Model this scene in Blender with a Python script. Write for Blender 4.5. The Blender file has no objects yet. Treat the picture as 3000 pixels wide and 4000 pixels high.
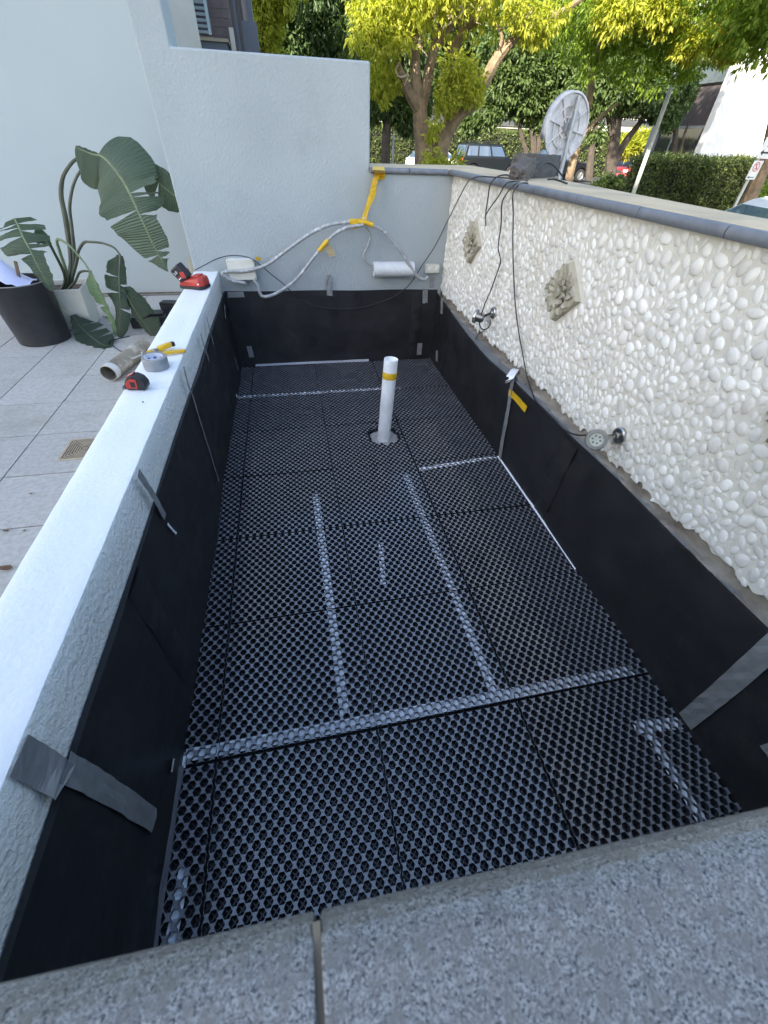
import bpy, math, random
import numpy as np
from mathutils import Vector, Matrix
random.seed(11)
rng = np.random.default_rng(11)
sc = bpy.context.scene
C = sc.collection
PI = math.pi

# ------------------------------------------------------------------ camera
EYE = 1.5052                                   # metres above the drainage mats
FOC, YAW, PITCH, ROLL = 1558.55, 0.2243, 0.7508, -0.0431

def cam_axes():
    cy, sy, cp, sp = math.cos(YAW), math.sin(YAW), math.cos(PITCH), math.sin(PITCH)
    fwd = Vector((sy*cp, cy*cp, -sp)); right = Vector((cy, -sy, 0)); down = fwd.cross(right)
    cr, sr = math.cos(ROLL), math.sin(ROLL)
    return right*cr + down*sr, down*cr - right*sr, fwd
AX_R, AX_D, AX_F = cam_axes()

cd = bpy.data.cameras.new('camera')
cam = bpy.data.objects.new('camera', cd); C.objects.link(cam)
cd.sensor_fit = 'VERTICAL'; cd.sensor_height = 24.0
cd.lens = FOC/4000*24.0
cd.clip_start = 0.01; cd.clip_end = 600
cd.dof.use_dof = True; cd.dof.focus_distance = 3.2; cd.dof.aperture_fstop = cd.lens/1.0
m = Matrix(((AX_R.x, -AX_D.x, -AX_F.x, 0), (AX_R.y, -AX_D.y, -AX_F.y, 0), (AX_R.z, -AX_D.z, -AX_F.z, EYE), (0, 0, 0, 1)))
cam.matrix_world = m
sc.camera = cam

# ------------------------------------------------------------------ world, sun, exposure
SUN_EL = math.radians(29)
SUN_DIR = Vector((0.70, 0.714, 0)).normalized()           # horizontal direction the light travels
w = bpy.data.worlds.new('World'); sc.world = w; w.use_nodes = True
nt = w.node_tree; bg = nt.nodes['Background']
sky = nt.nodes.new('ShaderNodeTexSky'); sky.sky_type = 'NISHITA'; sky.sun_disc = False
sky.sun_elevation = SUN_EL
sky.sun_rotation = math.atan2(-SUN_DIR.x, -SUN_DIR.y)
sky.air_density = 1.0; sky.dust_density = 1.3; sky.ozone_density = .6
nt.links.new(sky.outputs[0], bg.inputs[0]); bg.inputs[1].default_value = 0.15
sl = bpy.data.lights.new('sun', 'SUN'); sl.energy = 5.0; sl.angle = math.radians(0.53); sl.color = (1.0, 0.93, 0.80)
sun = bpy.data.objects.new('sun', sl); C.objects.link(sun)
trav = Vector((SUN_DIR.x*math.cos(SUN_EL), SUN_DIR.y*math.cos(SUN_EL), -math.sin(SUN_EL)))
sun.rotation_euler = trav.to_track_quat('-Z', 'Y').to_euler()
sun.location = (0, 0, 20)
vs = sc.view_settings
vs.view_transform = 'Standard'; vs.look = 'None'; vs.gamma = 1.0; vs.use_curve_mapping = False
vs.exposure = 1.95
sc.cycles.use_denoising = True
sc.cycles.max_bounces = 8; sc.cycles.diffuse_bounces = 4; sc.cycles.transparent_max_bounces = 8

# ------------------------------------------------------------------ helpers
def px(u, v, ax, val):
    """point of the place that a pixel of the 3000x4000 photograph shows on the plane (axis = value)"""
    d = AX_R*((u-1500)/FOC) + AX_D*((v-2000)/FOC) + AX_F
    o = Vector((0, 0, EYE)); t = (val-o[ax])/d[ax]
    return o + d*t
def PX(u, v, x): return px(u, v, 0, x)
def PY(u, v, y): return px(u, v, 1, y)
def PZ(u, v, z): return px(u, v, 2, z)

def spline(pts, n=8):
    pts = [Vector(p) for p in pts]
    if len(pts) < 3: return pts
    P = [pts[0]*2-pts[1]] + pts + [pts[-1]*2-pts[-2]]
    out = []
    for i in range(1, len(P)-2):
        a, b, c, d = P[i-1], P[i], P[i+1], P[i+2]
        for k in range(n):
            t = k/n
            out.append(0.5*((2*b) + (c-a)*t + (2*a-5*b+4*c-d)*t*t + (3*b-a-3*c+d)*t**3))
    out.append(pts[-1]); return out

class MB:
    def __init__(s): s.v = []; s.f = []; s.mi = []; s.uv = []
    def add(s, vs_, fs, mi=0, uv=None):
        o = len(s.v); s.v += [tuple(x) for x in vs_]
        s.uv += list(uv) if uv else [(0, 0)]*len(vs_)
        for f in fs: s.f.append([i+o for i in f]); s.mi.append(mi)
        return s
    def box(s, c, size, M=None, mi=0):
        hx, hy, hz = size[0]/2, size[1]/2, size[2]/2
        vs_ = [Vector((x, y, z)) for x in (-hx, hx) for y in (-hy, hy) for z in (-hz, hz)]
        if M is not None: vs_ = [M @ q for q in vs_]
        c = Vector(c)
        return s.add([q+c for q in vs_], [(0,1,3,2),(4,6,7,5),(0,4,5,1),(2,3,7,6),(0,2,6,4),(1,5,7,3)], mi)
    def b2(s, lo, hi, mi=0):
        lo, hi = Vector(lo), Vector(hi); return s.box((lo+hi)/2, hi-lo, None, mi)
    def tube(s, pts, r, n=8, mi=0, cap=True):
        pts = [Vector(p) for p in pts]; N = len(pts)
        if not hasattr(r, '__len__'): r = [r]*N
        elif len(r) != N: r = list(np.interp(np.linspace(0, 1, N), np.linspace(0, 1, len(r)), r))
        T = [(pts[min(i+1, N-1)]-pts[max(i-1, 0)]).normalized() for i in range(N)]
        a = Vector((0, 0, 1)) if abs(T[0].z) < .9 else Vector((1, 0, 0))
        u = T[0].cross(a).normalized(); vs_ = []
        for i in range(N):
            u = (u - T[i]*u.dot(T[i]))
            u = u.normalized() if u.length > 1e-6 else T[i].orthogonal().normalized()
            w_ = T[i].cross(u)
            for k in range(n):
                an = 2*PI*k/n; vs_.append(pts[i] + (u*math.cos(an)+w_*math.sin(an))*r[i])
        fs = [(i*n+k, i*n+(k+1) % n, (i+1)*n+(k+1) % n, (i+1)*n+k) for i in range(N-1) for k in range(n)]
        if cap: fs += [tuple(range(n))[::-1], tuple((N-1)*n+k for k in range(n))]
        return s.add(vs_, fs, mi)
    def lathe(s, prof, n=24, M=None, mi=0, close=False):
        vs_ = []; N = len(prof)
        for (r, z) in prof:
            for k in range(n):
                an = 2*PI*k/n; q = Vector((r*math.cos(an), r*math.sin(an), z)); vs_.append(M @ q if M is not None else q)
        rng_ = range(N if close else N-1)
        fs = [(i*n+k, i*n+(k+1) % n, ((i+1) % N)*n+(k+1) % n, ((i+1) % N)*n+k) for i in rng_ for k in range(n)]
        return s.add(vs_, fs, mi)
    def prism(s, poly, a, b, f, mi=0):
        """poly of 2-d points, f(p, h) gives the 3-d point; extruded from h=a to h=b"""
        n = len(poly); vs_ = [f(p, a) for p in poly] + [f(p, b) for p in poly]
        fs = [tuple(range(n))[::-1], tuple(range(n, 2*n))] + [(i, (i+1) % n, n+(i+1) % n, n+i) for i in range(n)]
        return s.add(vs_, fs, mi)
    def mesh(s, name, mats, smooth=False):
        me = bpy.data.meshes.new(name); me.from_pydata(s.v, [], s.f)
        for m_ in (mats if isinstance(mats, (list, tuple)) else [mats]): me.materials.append(m_)
        if len(set(s.mi)) > 1: me.polygons.foreach_set('material_index', s.mi)
        if any(u != (0, 0) for u in s.uv):
            ul = me.uv_layers.new(name='UVMap')
            idx = np.zeros(len(me.loops), int); me.loops.foreach_get('vertex_index', idx)
            ul.data.foreach_set('uv', np.array(s.uv, dtype=np.float32)[idx].ravel())
        if smooth: me.polygons.foreach_set('use_smooth', [True]*len(me.polygons))
        me.update(); return me
    def build(s, name, mats, parent=None, smooth=False, bevel=0, seg=2):
        import bmesh
        me = s.mesh(name, mats, smooth)
        bm = bmesh.new(); bm.from_mesh(me); bmesh.ops.recalc_face_normals(bm, faces=bm.faces); bm.to_mesh(me); bm.free()
        if smooth: me.set_sharp_from_angle(angle=math.radians(38))
        return link(name, me, parent, bevel, seg)

def link(name, me, parent=None, bevel=0, seg=2):
    o = bpy.data.objects.new(name, me); C.objects.link(o)
    if parent is not None:
        o.parent = parent
        if parent.type == 'EMPTY': o.matrix_parent_inverse = Matrix.Translation(-parent.location)
    if bevel:
        b = o.modifiers.new('bevel', 'BEVEL'); b.width = bevel; b.segments = seg; b.limit_method = 'ANGLE'; b.angle_limit = math.radians(35)
        for p in me.polygons: p.use_smooth = True
        o.modifiers.new('wn', 'WEIGHTED_NORMAL').keep_sharp = True
    return o
def tag(o, label, cat, group=None):
    o['label'] = label; o['category'] = cat
    if group: o['group'] = group
    return o
def thing(name, label, cat, loc=(0, 0, 0), group=None):
    o = bpy.data.objects.new(name, None); C.objects.link(o); o.location = loc; o.empty_display_size = .05
    return tag(o, label, cat, group)
def struct(o): o['kind'] = 'structure'; return o
def RZ(a): return Matrix.Rotation(a, 3, 'Z')
def RX(a): return Matrix.Rotation(a, 3, 'X')
def RY(a): return Matrix.Rotation(a, 3, 'Y')
def frame(d, up=(0, 0, 1)):
    """3x3 whose z axis is d"""
    z = Vector(d).normalized(); x = Vector(up).cross(z)
    x = x.normalized() if x.length > 1e-4 else z.orthogonal().normalized()
    y = z.cross(x); return Matrix((x, y, z)).transposed()
def T4(loc, M3=None):
    M = M3.to_4x4() if M3 is not None else Matrix.Identity(4); M.translation = Vector(loc); return M

# ------------------------------------------------------------------ materials
def mat(name, c1, rough=.6, c2=None, scale=6, lo=.35, hi=.65, bump=0, bscale=60, bdist=.004, metal=0, spec=.5,
        rand=0, island=0, coord='Object', dirt=None, dscale=1.5, dlo=.5, dhi=.75, coat=0, rvar=0, detail=6, rscale=None):
    M = bpy.data.materials.new(name); M.use_nodes = True; N = M.node_tree.nodes; L = M.node_tree.links
    P = N['Principled BSDF']
    P.inputs['Roughness'].default_value = rough; P.inputs['Metallic'].default_value = metal
    P.inputs['Specular IOR Level'].default_value = spec; P.inputs['Coat Weight'].default_value = coat
    if coord == 'World':
        vec = N.new('ShaderNodeNewGeometry').outputs['Position']
    else:
        vec = N.new('ShaderNodeTexCoord').outputs[coord]
    def noise(sc_, det=6, rgh=.55):
        n = N.new('ShaderNodeTexNoise'); n.inputs['Scale'].default_value = sc_; n.inputs['Detail'].default_value = det
        n.inputs['Roughness'].default_value = rgh; L.new(vec, n.inputs['Vector']); return n.outputs['Fac']
    def mapr(src, a, b, c=0, d=1):
        r = N.new('ShaderNodeMapRange'); r.inputs[1].default_value = a; r.inputs[2].default_value = b
        r.inputs[3].default_value = c; r.inputs[4].default_value = d; L.new(src, r.inputs[0]); return r.outputs[0]
    def mix(fac, a, b, mode='MIX'):
        x = N.new('ShaderNodeMix'); x.data_type = 'RGBA'; x.blend_type = mode
        for s_, i in ((fac, 0), (a, 6), (b, 7)):
            if isinstance(s_, (tuple, list)): x.inputs[i].default_value = (*s_, 1)
            elif isinstance(s_, (int, float)): x.inputs[i].default_value = s_
            else: L.new(s_, x.inputs[i])
        return x.outputs[2]
    colr = c1
    if c2 is not None: colr = mix(mapr(noise(scale, detail), lo, hi), c1, c2)
    if dirt is not None: colr = mix(mapr(noise(dscale, 8, .65), dlo, dhi), colr, dirt)
    if rand or island:
        src = N.new('ShaderNodeObjectInfo').outputs['Random'] if rand else N.new('ShaderNodeNewGeometry').outputs['Random Per Island']
        amt = rand or island
        colr = mix(1.0, colr, mix(src, (1-amt,)*3, (1+amt,)*3), 'MULTIPLY')
    if isinstance(colr, tuple): P.inputs['Base Color'].default_value = (*colr, 1)
    else: L.new(colr, P.inputs['Base Color'])
    if rvar:
        L.new(mapr(noise(rscale or scale*.7), .3, .7, rough-rvar, rough+rvar), P.inputs['Roughness'])
    if bump:
        b = N.new('ShaderNodeBump'); b.inputs['Strength'].default_value = bump; b.inputs['Distance'].default_value = bdist
        L.new(noise(bscale, 4, .5), b.inputs['Height']); L.new(b.outputs[0], P.inputs['Normal'])
    return M

def leaf_mat(name, c1, c2, trans=.45, rough=.5, island=.25):
    M = bpy.data.materials.new(name); M.use_nodes = True; N = M.node_tree.nodes; L = M.node_tree.links
    P = N['Principled BSDF']; P.inputs['Roughness'].default_value = rough; P.inputs['Specular IOR Level'].default_value = .35
    r = N.new('ShaderNodeNewGeometry').outputs['Random Per Island']
    x = N.new('ShaderNodeMix'); x.data_type = 'RGBA'; x.inputs[6].default_value = (*c1, 1); x.inputs[7].default_value = (*c2, 1)
    L.new(r, x.inputs[0]); L.new(x.outputs[2], P.inputs['Base Color'])
    t = N.new('ShaderNodeBsdfTranslucent'); g = N.new('ShaderNodeMix'); g.data_type = 'RGBA'; g.blend_type = 'MULTIPLY'
    g.inputs[0].default_value = 1; L.new(x.outputs[2], g.inputs[6]); g.inputs[7].default_value = (1.15, 1.25, .6, 1)
    L.new(g.outputs[2], t.inputs['Color'])
    ms = N.new('ShaderNodeMixShader'); ms.inputs[0].default_value = trans
    L.new(P.outputs[0], ms.inputs[1]); L.new(t.outputs[0], ms.inputs[2]); L.new(ms.outputs[0], N['Material Output'].inputs['Surface'])
    return M

def glass_mat(name, tint, rough=.05):
    return mat(name, tint, rough=rough, spec=.8, coat=.6)

def granite_mat(name, base, dark, light, scale):
    M = bpy.data.materials.new(name); M.use_nodes = True; N = M.node_tree.nodes; L = M.node_tree.links
    P = N['Principled BSDF']; P.inputs['Roughness'].default_value = .38
    tc = N.new('ShaderNodeTexCoord').outputs['Object']
    def tex(s_, d=2):
        n = N.new('ShaderNodeTexNoise'); n.inputs['Scale'].default_value = s_; n.inputs['Detail'].default_value = d; n.inputs['Roughness'].default_value = .6
        L.new(tc, n.inputs['Vector']); return n.outputs['Fac']
    def ramp(src, a, b):
        r = N.new('ShaderNodeMapRange'); r.inputs[1].default_value = a; r.inputs[2].default_value = b; L.new(src, r.inputs[0]); return r.outputs[0]
    def mix(f, a, b):
        x = N.new('ShaderNodeMix'); x.data_type = 'RGBA'; L.new(f, x.inputs[0])
        for s_, i in ((a, 6), (b, 7)):
            if isinstance(s_, tuple): x.inputs[i].default_value = (*s_, 1)
            else: L.new(s_, x.inputs[i])
        return x.outputs[2]
    v = N.new('ShaderNodeTexVoronoi'); v.inputs['Scale'].default_value = scale; L.new(tc, v.inputs['Vector'])
    sep = N.new('ShaderNodeSeparateColor'); L.new(v.outputs['Color'], sep.inputs[0])
    c_ = mix(ramp(sep.outputs[0], .25, .8), base, light)
    c_ = mix(ramp(tex(scale*.55, 3), .54, .62), c_, dark)
    c_ = mix(ramp(tex(scale*.12, 3), .45, .7), c_, (base[0]*1.15, base[1]*1.1, base[2]*1.0))
    L.new(c_, P.inputs['Base Color']); return M

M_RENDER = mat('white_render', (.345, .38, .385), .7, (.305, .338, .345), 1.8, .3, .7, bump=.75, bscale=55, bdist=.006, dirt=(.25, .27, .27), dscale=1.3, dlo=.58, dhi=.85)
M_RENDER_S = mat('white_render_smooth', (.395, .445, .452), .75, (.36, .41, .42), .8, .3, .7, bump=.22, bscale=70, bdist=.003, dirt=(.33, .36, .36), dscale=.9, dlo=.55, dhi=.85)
M_ROUGHCAST = mat('rollered_white_paint', (.84, .84, .83), .6, (.79, .80, .795), 3, bump=.4, bscale=70, bdist=.006)
M_MEMB = mat('black_waterproofing', (.013, .013, .0145), .50, (.019, .019, .021), 7, .4, .7, bump=.75, bscale=5, bdist=.012, dirt=(.036, .035, .035), dscale=2.6, dlo=.54, dhi=.85, spec=.45, rvar=.16)
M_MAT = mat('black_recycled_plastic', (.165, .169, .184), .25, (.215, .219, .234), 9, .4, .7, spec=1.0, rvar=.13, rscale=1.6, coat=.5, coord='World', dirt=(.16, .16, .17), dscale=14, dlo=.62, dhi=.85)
M_MATIN = mat('shaded_cell_plastic', (.030, .031, .036), .3, (.042, .043, .050), 9, spec=.7)  # shade inside the cells put into the colour; same plastic as the plates
M_TAPE_S = mat('silver_duct_tape', (.23, .235, .235), .48, (.28, .285, .285), 30, bump=.25, bscale=40, bdist=.003, metal=.25)
M_TAPE_W = mat('bright_foil_tape', (.86, .87, .89), .42, (.76, .78, .81), 25, bump=.5, bscale=45, bdist=.004)
M_TAPE_Y = mat('yellow_tape', (.72, .45, .015), .45, (.60, .36, .01), 20, bump=.3, bscale=35, bdist=.003)
M_TILE = mat('grey_stone_tile', (.43, .415, .385), .7, (.35, .338, .315), 40, .38, .62, bump=.25, bscale=90, bdist=.002, rand=.07, coord='World', dirt=(.26, .23, .185), dscale=1.6, dlo=.52, dhi=.80)
M_GROUT = mat('brown_grout', (.10, .075, .055), .9, (.15, .115, .085), 20)
M_WALLFACE = mat('grey_green_wall_paint', (.76, .76, .71), .6, (.69, .70, .65), 3, bump=1.0, bscale=80, bdist=.009)
M_PVC = mat('white_pvc', (.92, .92, .91), .35, (.74, .75, .75), 10)
M_BLACKP = mat('black_plastic', (.018, .018, .020), .45, (.028, .028, .030), 12, spec=.4)
M_BLACKRUB = mat('black_cable', (.012, .012, .013), .5)
M_GREYCOND = mat('grey_conduit', (.36, .37, .37), .55, (.27, .275, .275), 35, bump=.3, bscale=130, bdist=.002, dirt=(.55, .56, .56), dscale=30, dlo=.55, dhi=.65)
M_STEEL = mat('stainless_steel', (.50, .49, .47), .25, metal=1)
M_DARKSTEEL = mat('worn_steel', (.30, .29, .28), .35, metal=1)
M_CONC = mat('dirty_concrete', (.30, .27, .225), .9, (.20, .17, .135), 14, bump=.5, bscale=45, bdist=.006, dirt=(.10, .075, .055), dscale=5, dlo=.5, dhi=.75, coord='World')
M_BITU = mat('grey_primer', (.16, .17, .185), .6, (.21, .22, .235), 12, bump=.3, bscale=40)
M_COPTOP = mat('weathered_coping_top', (.60, .47, .29), .85, (.48, .375, .24), 5, bump=.25, bscale=70, bdist=.003, dirt=(.24, .21, .165), dscale=2.2, dlo=.52, dhi=.8, coord='World')
M_NOSE = mat('grey_painted_nosing', (.125, .135, .155), .5, (.165, .175, .195), 22, bump=.2, bscale=150, bdist=.002, spec=.5, rand=.08, coord='World')
M_BARK = mat('tan_bark', (.26, .185, .115), .9, (.15, .105, .065), 7, bump=.8, bscale=18, bdist=.03)
M_DARKBARK = mat('dark_bark', (.075, .058, .045), .9, (.045, .035, .028), 6, bump=.6, bscale=14, bdist=.03)
M_RED = mat('red_plastic', (.50, .045, .030), .4, (.40, .040, .03), 18, dirt=(.30, .09, .06), dscale=40, dlo=.6, dhi=.8)
M_YELP = mat('yellow_plastic', (.72, .44, .015), .38, (.62, .36, .02), 20)
M_WHITEP = mat('white_plastic', (.75, .75, .72), .4)
M_CREAM = mat('cream_plastic', (.62, .61, .54), .45, (.56, .55, .48), 15)
M_ASPHALT = mat('asphalt', (.055, .055, .056), .9, (.04, .04, .041), 5, bump=.2, bscale=30)
M_EARTH = mat('ground_earth', (.10, .085, .06), .95, (.07, .06, .04), 1)
# ------------------------------------------------------------------ key planes (metres; z = 0 is the top of the drainage mats)
XL, XR, YB = -0.5364, 1.2236, 3.6557
ZM, ZW, XO, XWI = 0.590, 0.729, -0.7253, -0.5435
ZP = 0.20                                       # patio
ZST = -0.36                                     # street

# ------------------------------------------------------------------ setting: ground, street, planter floor
g = MB(); g.add([(-300, -300, ZST-.012), (300, -300, ZST-.012), (300, 300, ZST-.012), (-300, 300, ZST-.012)], [(0, 1, 2, 3)])
struct(g.build('ground', M_EARTH))
g = MB(); g.add([(-60, 24, ZST), (90, 24, ZST), (90, 44, ZST), (-60, 44, ZST)], [(0, 1, 2, 3)])
struct(g.build('street', M_ASPHALT))
M_PAVE = mat('concrete_footpath', (.30, .29, .27), .9, (.25, .24, .22), 3)
g = MB(); g.b2((-60, 21.6, ZST-.02), (11.0, 23.9, ZST+.10)); struct(g.build('footpath', M_PAVE, bevel=.02))
g = MB(); g.b2((1.75, -6, ZST-.02), (3.6, 9, ZST+.10)); struct(g.build('side_footpath', M_PAVE, bevel=.02))
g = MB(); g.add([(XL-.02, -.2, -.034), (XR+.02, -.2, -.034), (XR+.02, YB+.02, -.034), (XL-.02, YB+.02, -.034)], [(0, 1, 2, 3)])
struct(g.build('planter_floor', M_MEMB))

# patio paving: mortar bed with every tile a piece of its own
g = MB(); g.b2((-6.0, -2.0, ZP-.25), (XO-.001, 5.19, ZP-.012))
patio = struct(g.build('patio_paving', M_GROUT))
TP = .3985; JX, JY = -1.537, 3.118
tm = MB(); hw = TP/2-.0034
tm.add([(-hw, -hw, -.01), (hw, -hw, -.01), (hw, hw, -.01), (-hw, hw, -.01), (-hw, -hw, -.001), (hw, -hw, -.001), (hw, hw, -.001), (-hw, hw, -.001),
        (-hw+.0015, -hw+.0015, 0), (hw-.0015, -hw+.0015, 0), (hw-.0015, hw-.0015, 0), (-hw+.0015, hw-.0015, 0)],
       [(0, 1, 5, 4), (1, 2, 6, 5), (2, 3, 7, 6), (3, 0, 4, 7), (4, 5, 9, 8), (5, 6, 10, 9), (6, 7, 11, 10), (7, 4, 8, 11), (8, 9, 10, 11)])
tme = tm.mesh('tile', M_TILE)
for i in range(-9, 2):
    for j in range(-8, 5):
        cx, cy = JX+(i+.5)*TP, JY+(j+.5)*TP
        if cx > XO+.1 or cy+hw > 5.19 or cy < .2: continue
        o = link('tile', tme, patio); o.location = (cx, cy, ZP+random.uniform(-.0008, .0008)); o.rotation_euler = (0, 0, 0)

# ------------------------------------------------------------------ walls
# left low wall, white, rollered texture; profile swept along y with a hand-made edge
lw = thing('low_wall', 'low white rendered planter wall between patio and pit', 'wall', (-.63, 1.8, ZP))
g = MB(); ny = 90
prof = [(XO, ZP-.1), (XO, ZW-.012), (XO+.005, ZW-.003), (XO+.014, ZW)] + [(XO+.014+(XWI-.03-XO)*k/6, ZW+.0015*math.sin(k)) for k in range(1, 6)] + \
       [(XWI-.012, ZW), (XWI-.003, ZW-.0015), (XWI, ZW-.007), (XWI, .66), (XWI, .6), (XWI, .3), (XWI, -.05)]
vs_ = []
for j in range(ny+1):
    y = -.25 + (YB+.25)*j/ny
    for (x, z) in prof:
        e = 1 if z > ZW-.05 else .3
        n1 = math.sin(y*23+x*9)*.4+math.sin(y*61+1.3)*.3+math.sin(y*131+x*40)*.3
        vs_.append((x+e*.0009*n1, y, z+e*.0006*math.sin(y*47+x*60)))
n = len(prof)
g.add(vs_, [(j*n+k, (j+1)*n+k, (j+1)*n+k+1, j*n+k+1) for j in range(ny) for k in range(n-1)])
mi_ = [1 if k >= n-6 else 0 for j in range(ny) for k in range(n-1)]; g.mi = mi_
g.build('wall_body', [M_ROUGHCAST, M_WALLFACE], lw, smooth=True)

# stepped back wall
bw = thing('stepped_wall', 'pale blue-white rendered stepped wall at the far end of the pit', 'wall', (0.2, YB, 0))
def fxz(y0):
    return lambda p, h: (p[0], h, p[1])
g = MB()
g.prism([(-.716, -.05), (1.26, -.05), (1.26, 1.3285), (.624, 1.3285), (.624, 1.857), (-.535, 1.857), (-.535, 4.6), (-.716, 4.6)], YB, YB+.30, lambda p, h: (p[0], h, p[1]))
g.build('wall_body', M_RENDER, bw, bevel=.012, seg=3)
# building wall beyond patio
bl = thing('building_wall', 'tall smooth pale wall behind the potted plant', 'wall', (-3, 5.19, ZP))
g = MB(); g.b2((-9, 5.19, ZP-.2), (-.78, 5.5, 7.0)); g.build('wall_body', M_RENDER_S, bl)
g = MB(); g.b2((-24, 5.6, ZP-.2), (-5.5, 12, 11.3)); g.build('unseen_shade_tower', M_RENDER_S, bl)  # tower added out of view so its shadow covers the brick building
g = MB(); g.b2((-9, 5.184, ZP), (-.78, 5.19, ZP+.012)); g.build('base_joint', M_GROUT, bl)

# black waterproofing upturns: three sheets
def sheet(name, label, f, u0, u1, top, bot, nu=60, nv=10, amp=.0028, seed=0):
    g = MB(); vs_ = []; r = random.Random(seed); ph = [r.uniform(0, 6) for _ in range(6)]
    for i in range(nu+1):
        u = u0+(u1-u0)*i/nu; zt = top(u)
        for j in range(nv+1):
            z = bot+(zt-bot)*j/nv
            d = amp*(math.sin(u*3.1+z*5+ph[0])+.6*math.sin(u*7.7-z*9+ph[1])+.4*math.sin(u*17+z*3+ph[2]))
            if j == 0: d -= .012
            if j == 1: d -= .003
            vs_.append(f(u, z, .0095-d))
    fs = [(i*(nv+1)+j, (i+1)*(nv+1)+j, (i+1)*(nv+1)+j+1, i*(nv+1)+j+1) for i in range(nu) for j in range(nv)]
    g.add(vs_, fs)
    # top edge thickness
    b = len(g.v); e = []
    for i in range(nu+1):
        u = u0+(u1-u0)*i/nu; e.append(f(u, top(u)-.002, -.004))
    g.add(e, []); g.f += [[i*(nv+1)+nv, (i+1)*(nv+1)+nv, b+i+1, b+i] for i in range(nu)]; g.mi += [0]*nu
    return tag(g.build(name, M_MEMB, smooth=True), label, 'membrane')
sheet('waterproofing_sheet', 'black waterproofing upturn on the low white wall side', lambda u, z, d: (XL+d, u, z), -.25, YB-.012, lambda u: ZM+.003*math.sin(u*5), -.033, seed=1)
sheet('waterproofing_sheet', 'black waterproofing upturn on the far end wall', lambda u, z, d: (u, YB-d, z), XL+.004, XR-.004, lambda u: .592-.034*(u+.53)/1.76*.4+.002*math.sin(u*9), -.033, seed=2)
RTOP = ([0, .4, 1.1, 2.1, 2.5, 2.9, 3.4, 3.66], [.520, .519, .512, .482, .462, .476, .530, .548])
def rtop(u): return float(np.interp(u, *RTOP))+.002*math.sin(u*7)
sheet('waterproofing_sheet', 'black waterproofing upturn below the pebble wall', lambda u, z, d: (XR-d, u, z), -.25, YB-.012, rtop, -.033, seed=3)

# lapped seams of the waterproofing
def lap(label, pts, wd, nrm):
    g = MB(); nrm = Vector(nrm); P = [Vector(p) for p in pts]; s_ = (P[1]-P[0]).normalized().cross(nrm).normalized(); n = 14; vs_ = []
    for i in range(n+1):
        q = P[0].lerp(P[1], i/n)
        for k, (o_, h) in enumerate(((-.5, 0), (-.46, .0026), (.46, .0026), (.5, 0))): vs_.append(q+s_*wd*o_+nrm*(h+.0012*math.sin(i*1.9+k))+s_*.003*math.sin(i*.9+k))
    g.add(vs_, [(i*4+k, i*4+k+1, i*4+5+k, i*4+4+k) for i in range(n) for k in range(3)]); tag(g.build('membrane_lap', M_MEMB, smooth=True), label, 'membrane')
lap('lapped seam in the left black liner beside the near mats', [(XL+.0125, .78, 0), (XL+.0125, .80, .585)], .11, (1, 0, 0))
lap('lapped seam in the right black liner below the nearer spotlight', [(XR-.0125, 1.42, 0), (XR-.0125, 1.40, .49)], .11, (-1, 0, 0))
lap('lapped seam at the right end of the far black liner', [(1.05, YB-.0125, 0), (1.05, YB-.0125, .56)], .10, (0, -1, 0))

# ------------------------------------------------------------------ pebble wall
XPB = 1.250
pw = thing('pebble_wall', 'white pebble-clad garden wall with grey nosed coping', 'wall', (1.42, 1.8, -.05))
g = MB(); g.b2((XPB+.014, -.6, -.30), (1.56, YB+.29, 1.3285)); g.build('wall_core', M_CONC, pw)
# ledge: primed front face and dirty top
g = MB(); g.b2((XR+.003, -.6, -.10), (XPB+.013, YB, .512)); led = g.build('ledge', M_BITU, pw)
g = MB(); vs_ = []; ny = 160
for j in range(ny+1):
    y = -.6+(YB+.6)*j/ny
    for k, x in enumerate((XR+.004, XR+.014, XR+.026, XPB+.014)):
        vs_.append((x, y, .5145+.0035*math.sin(y*31+k)+.003*math.sin(y*77+k*2)+(.006 if k == 3 else 0)-(.003 if k == 0 else 0)))
g.add(vs_, [(j*4+k, j*4+k+1, (j+1)*4+k+1, (j+1)*4+k) for j in range(ny) for k in range(3)])
g.build('ledge_top', M_CONC, led, smooth=True)
# mortar panel with a ragged lower edge
def mbot(y): return .553+.010*math.sin(y*4.1)+.007*math.sin(y*19+1)+.006*math.sin(y*47)+.005*math.sin(y*113+2)
g = MB(); vs_ = []; ny = 420; nz = 6; y0, y1 = -.6, YB
for j in range(ny+1):
    y = y0+(y1-y0)*j/ny; zb = mbot(y)
    for k in range(nz+1):
        z = zb+(1.329-zb)*(k/nz)**1.5
        vs_.append((XPB+.0012*math.sin(y*40+z*30)+(.003*math.sin(y*90) if k == 0 else 0), y, z))
    vs_.append((XPB+.015, y, zb-.002))
n = nz+2
fs = [(j*n+k, (j+1)*n+k, (j+1)*n+k+1, j*n+k+1) for j in range(ny) for k in range(nz)]
fs += [(j*n, j*n+nz+1, (j+1)*n+nz+1, (j+1)*n) for j in range(ny)]
g.add(vs_, fs)
M_MORTAR = mat('pale_mortar', (.66, .625, .555), .9, (.57, .535, .465), 10, bump=.5, bscale=120, bdist=.004, dirt=(.40, .30, .20), dscale=2.4, dlo=.60, dhi=.78, coord='World')
g.build('mortar_panel', M_MORTAR, pw, smooth=True)

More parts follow.
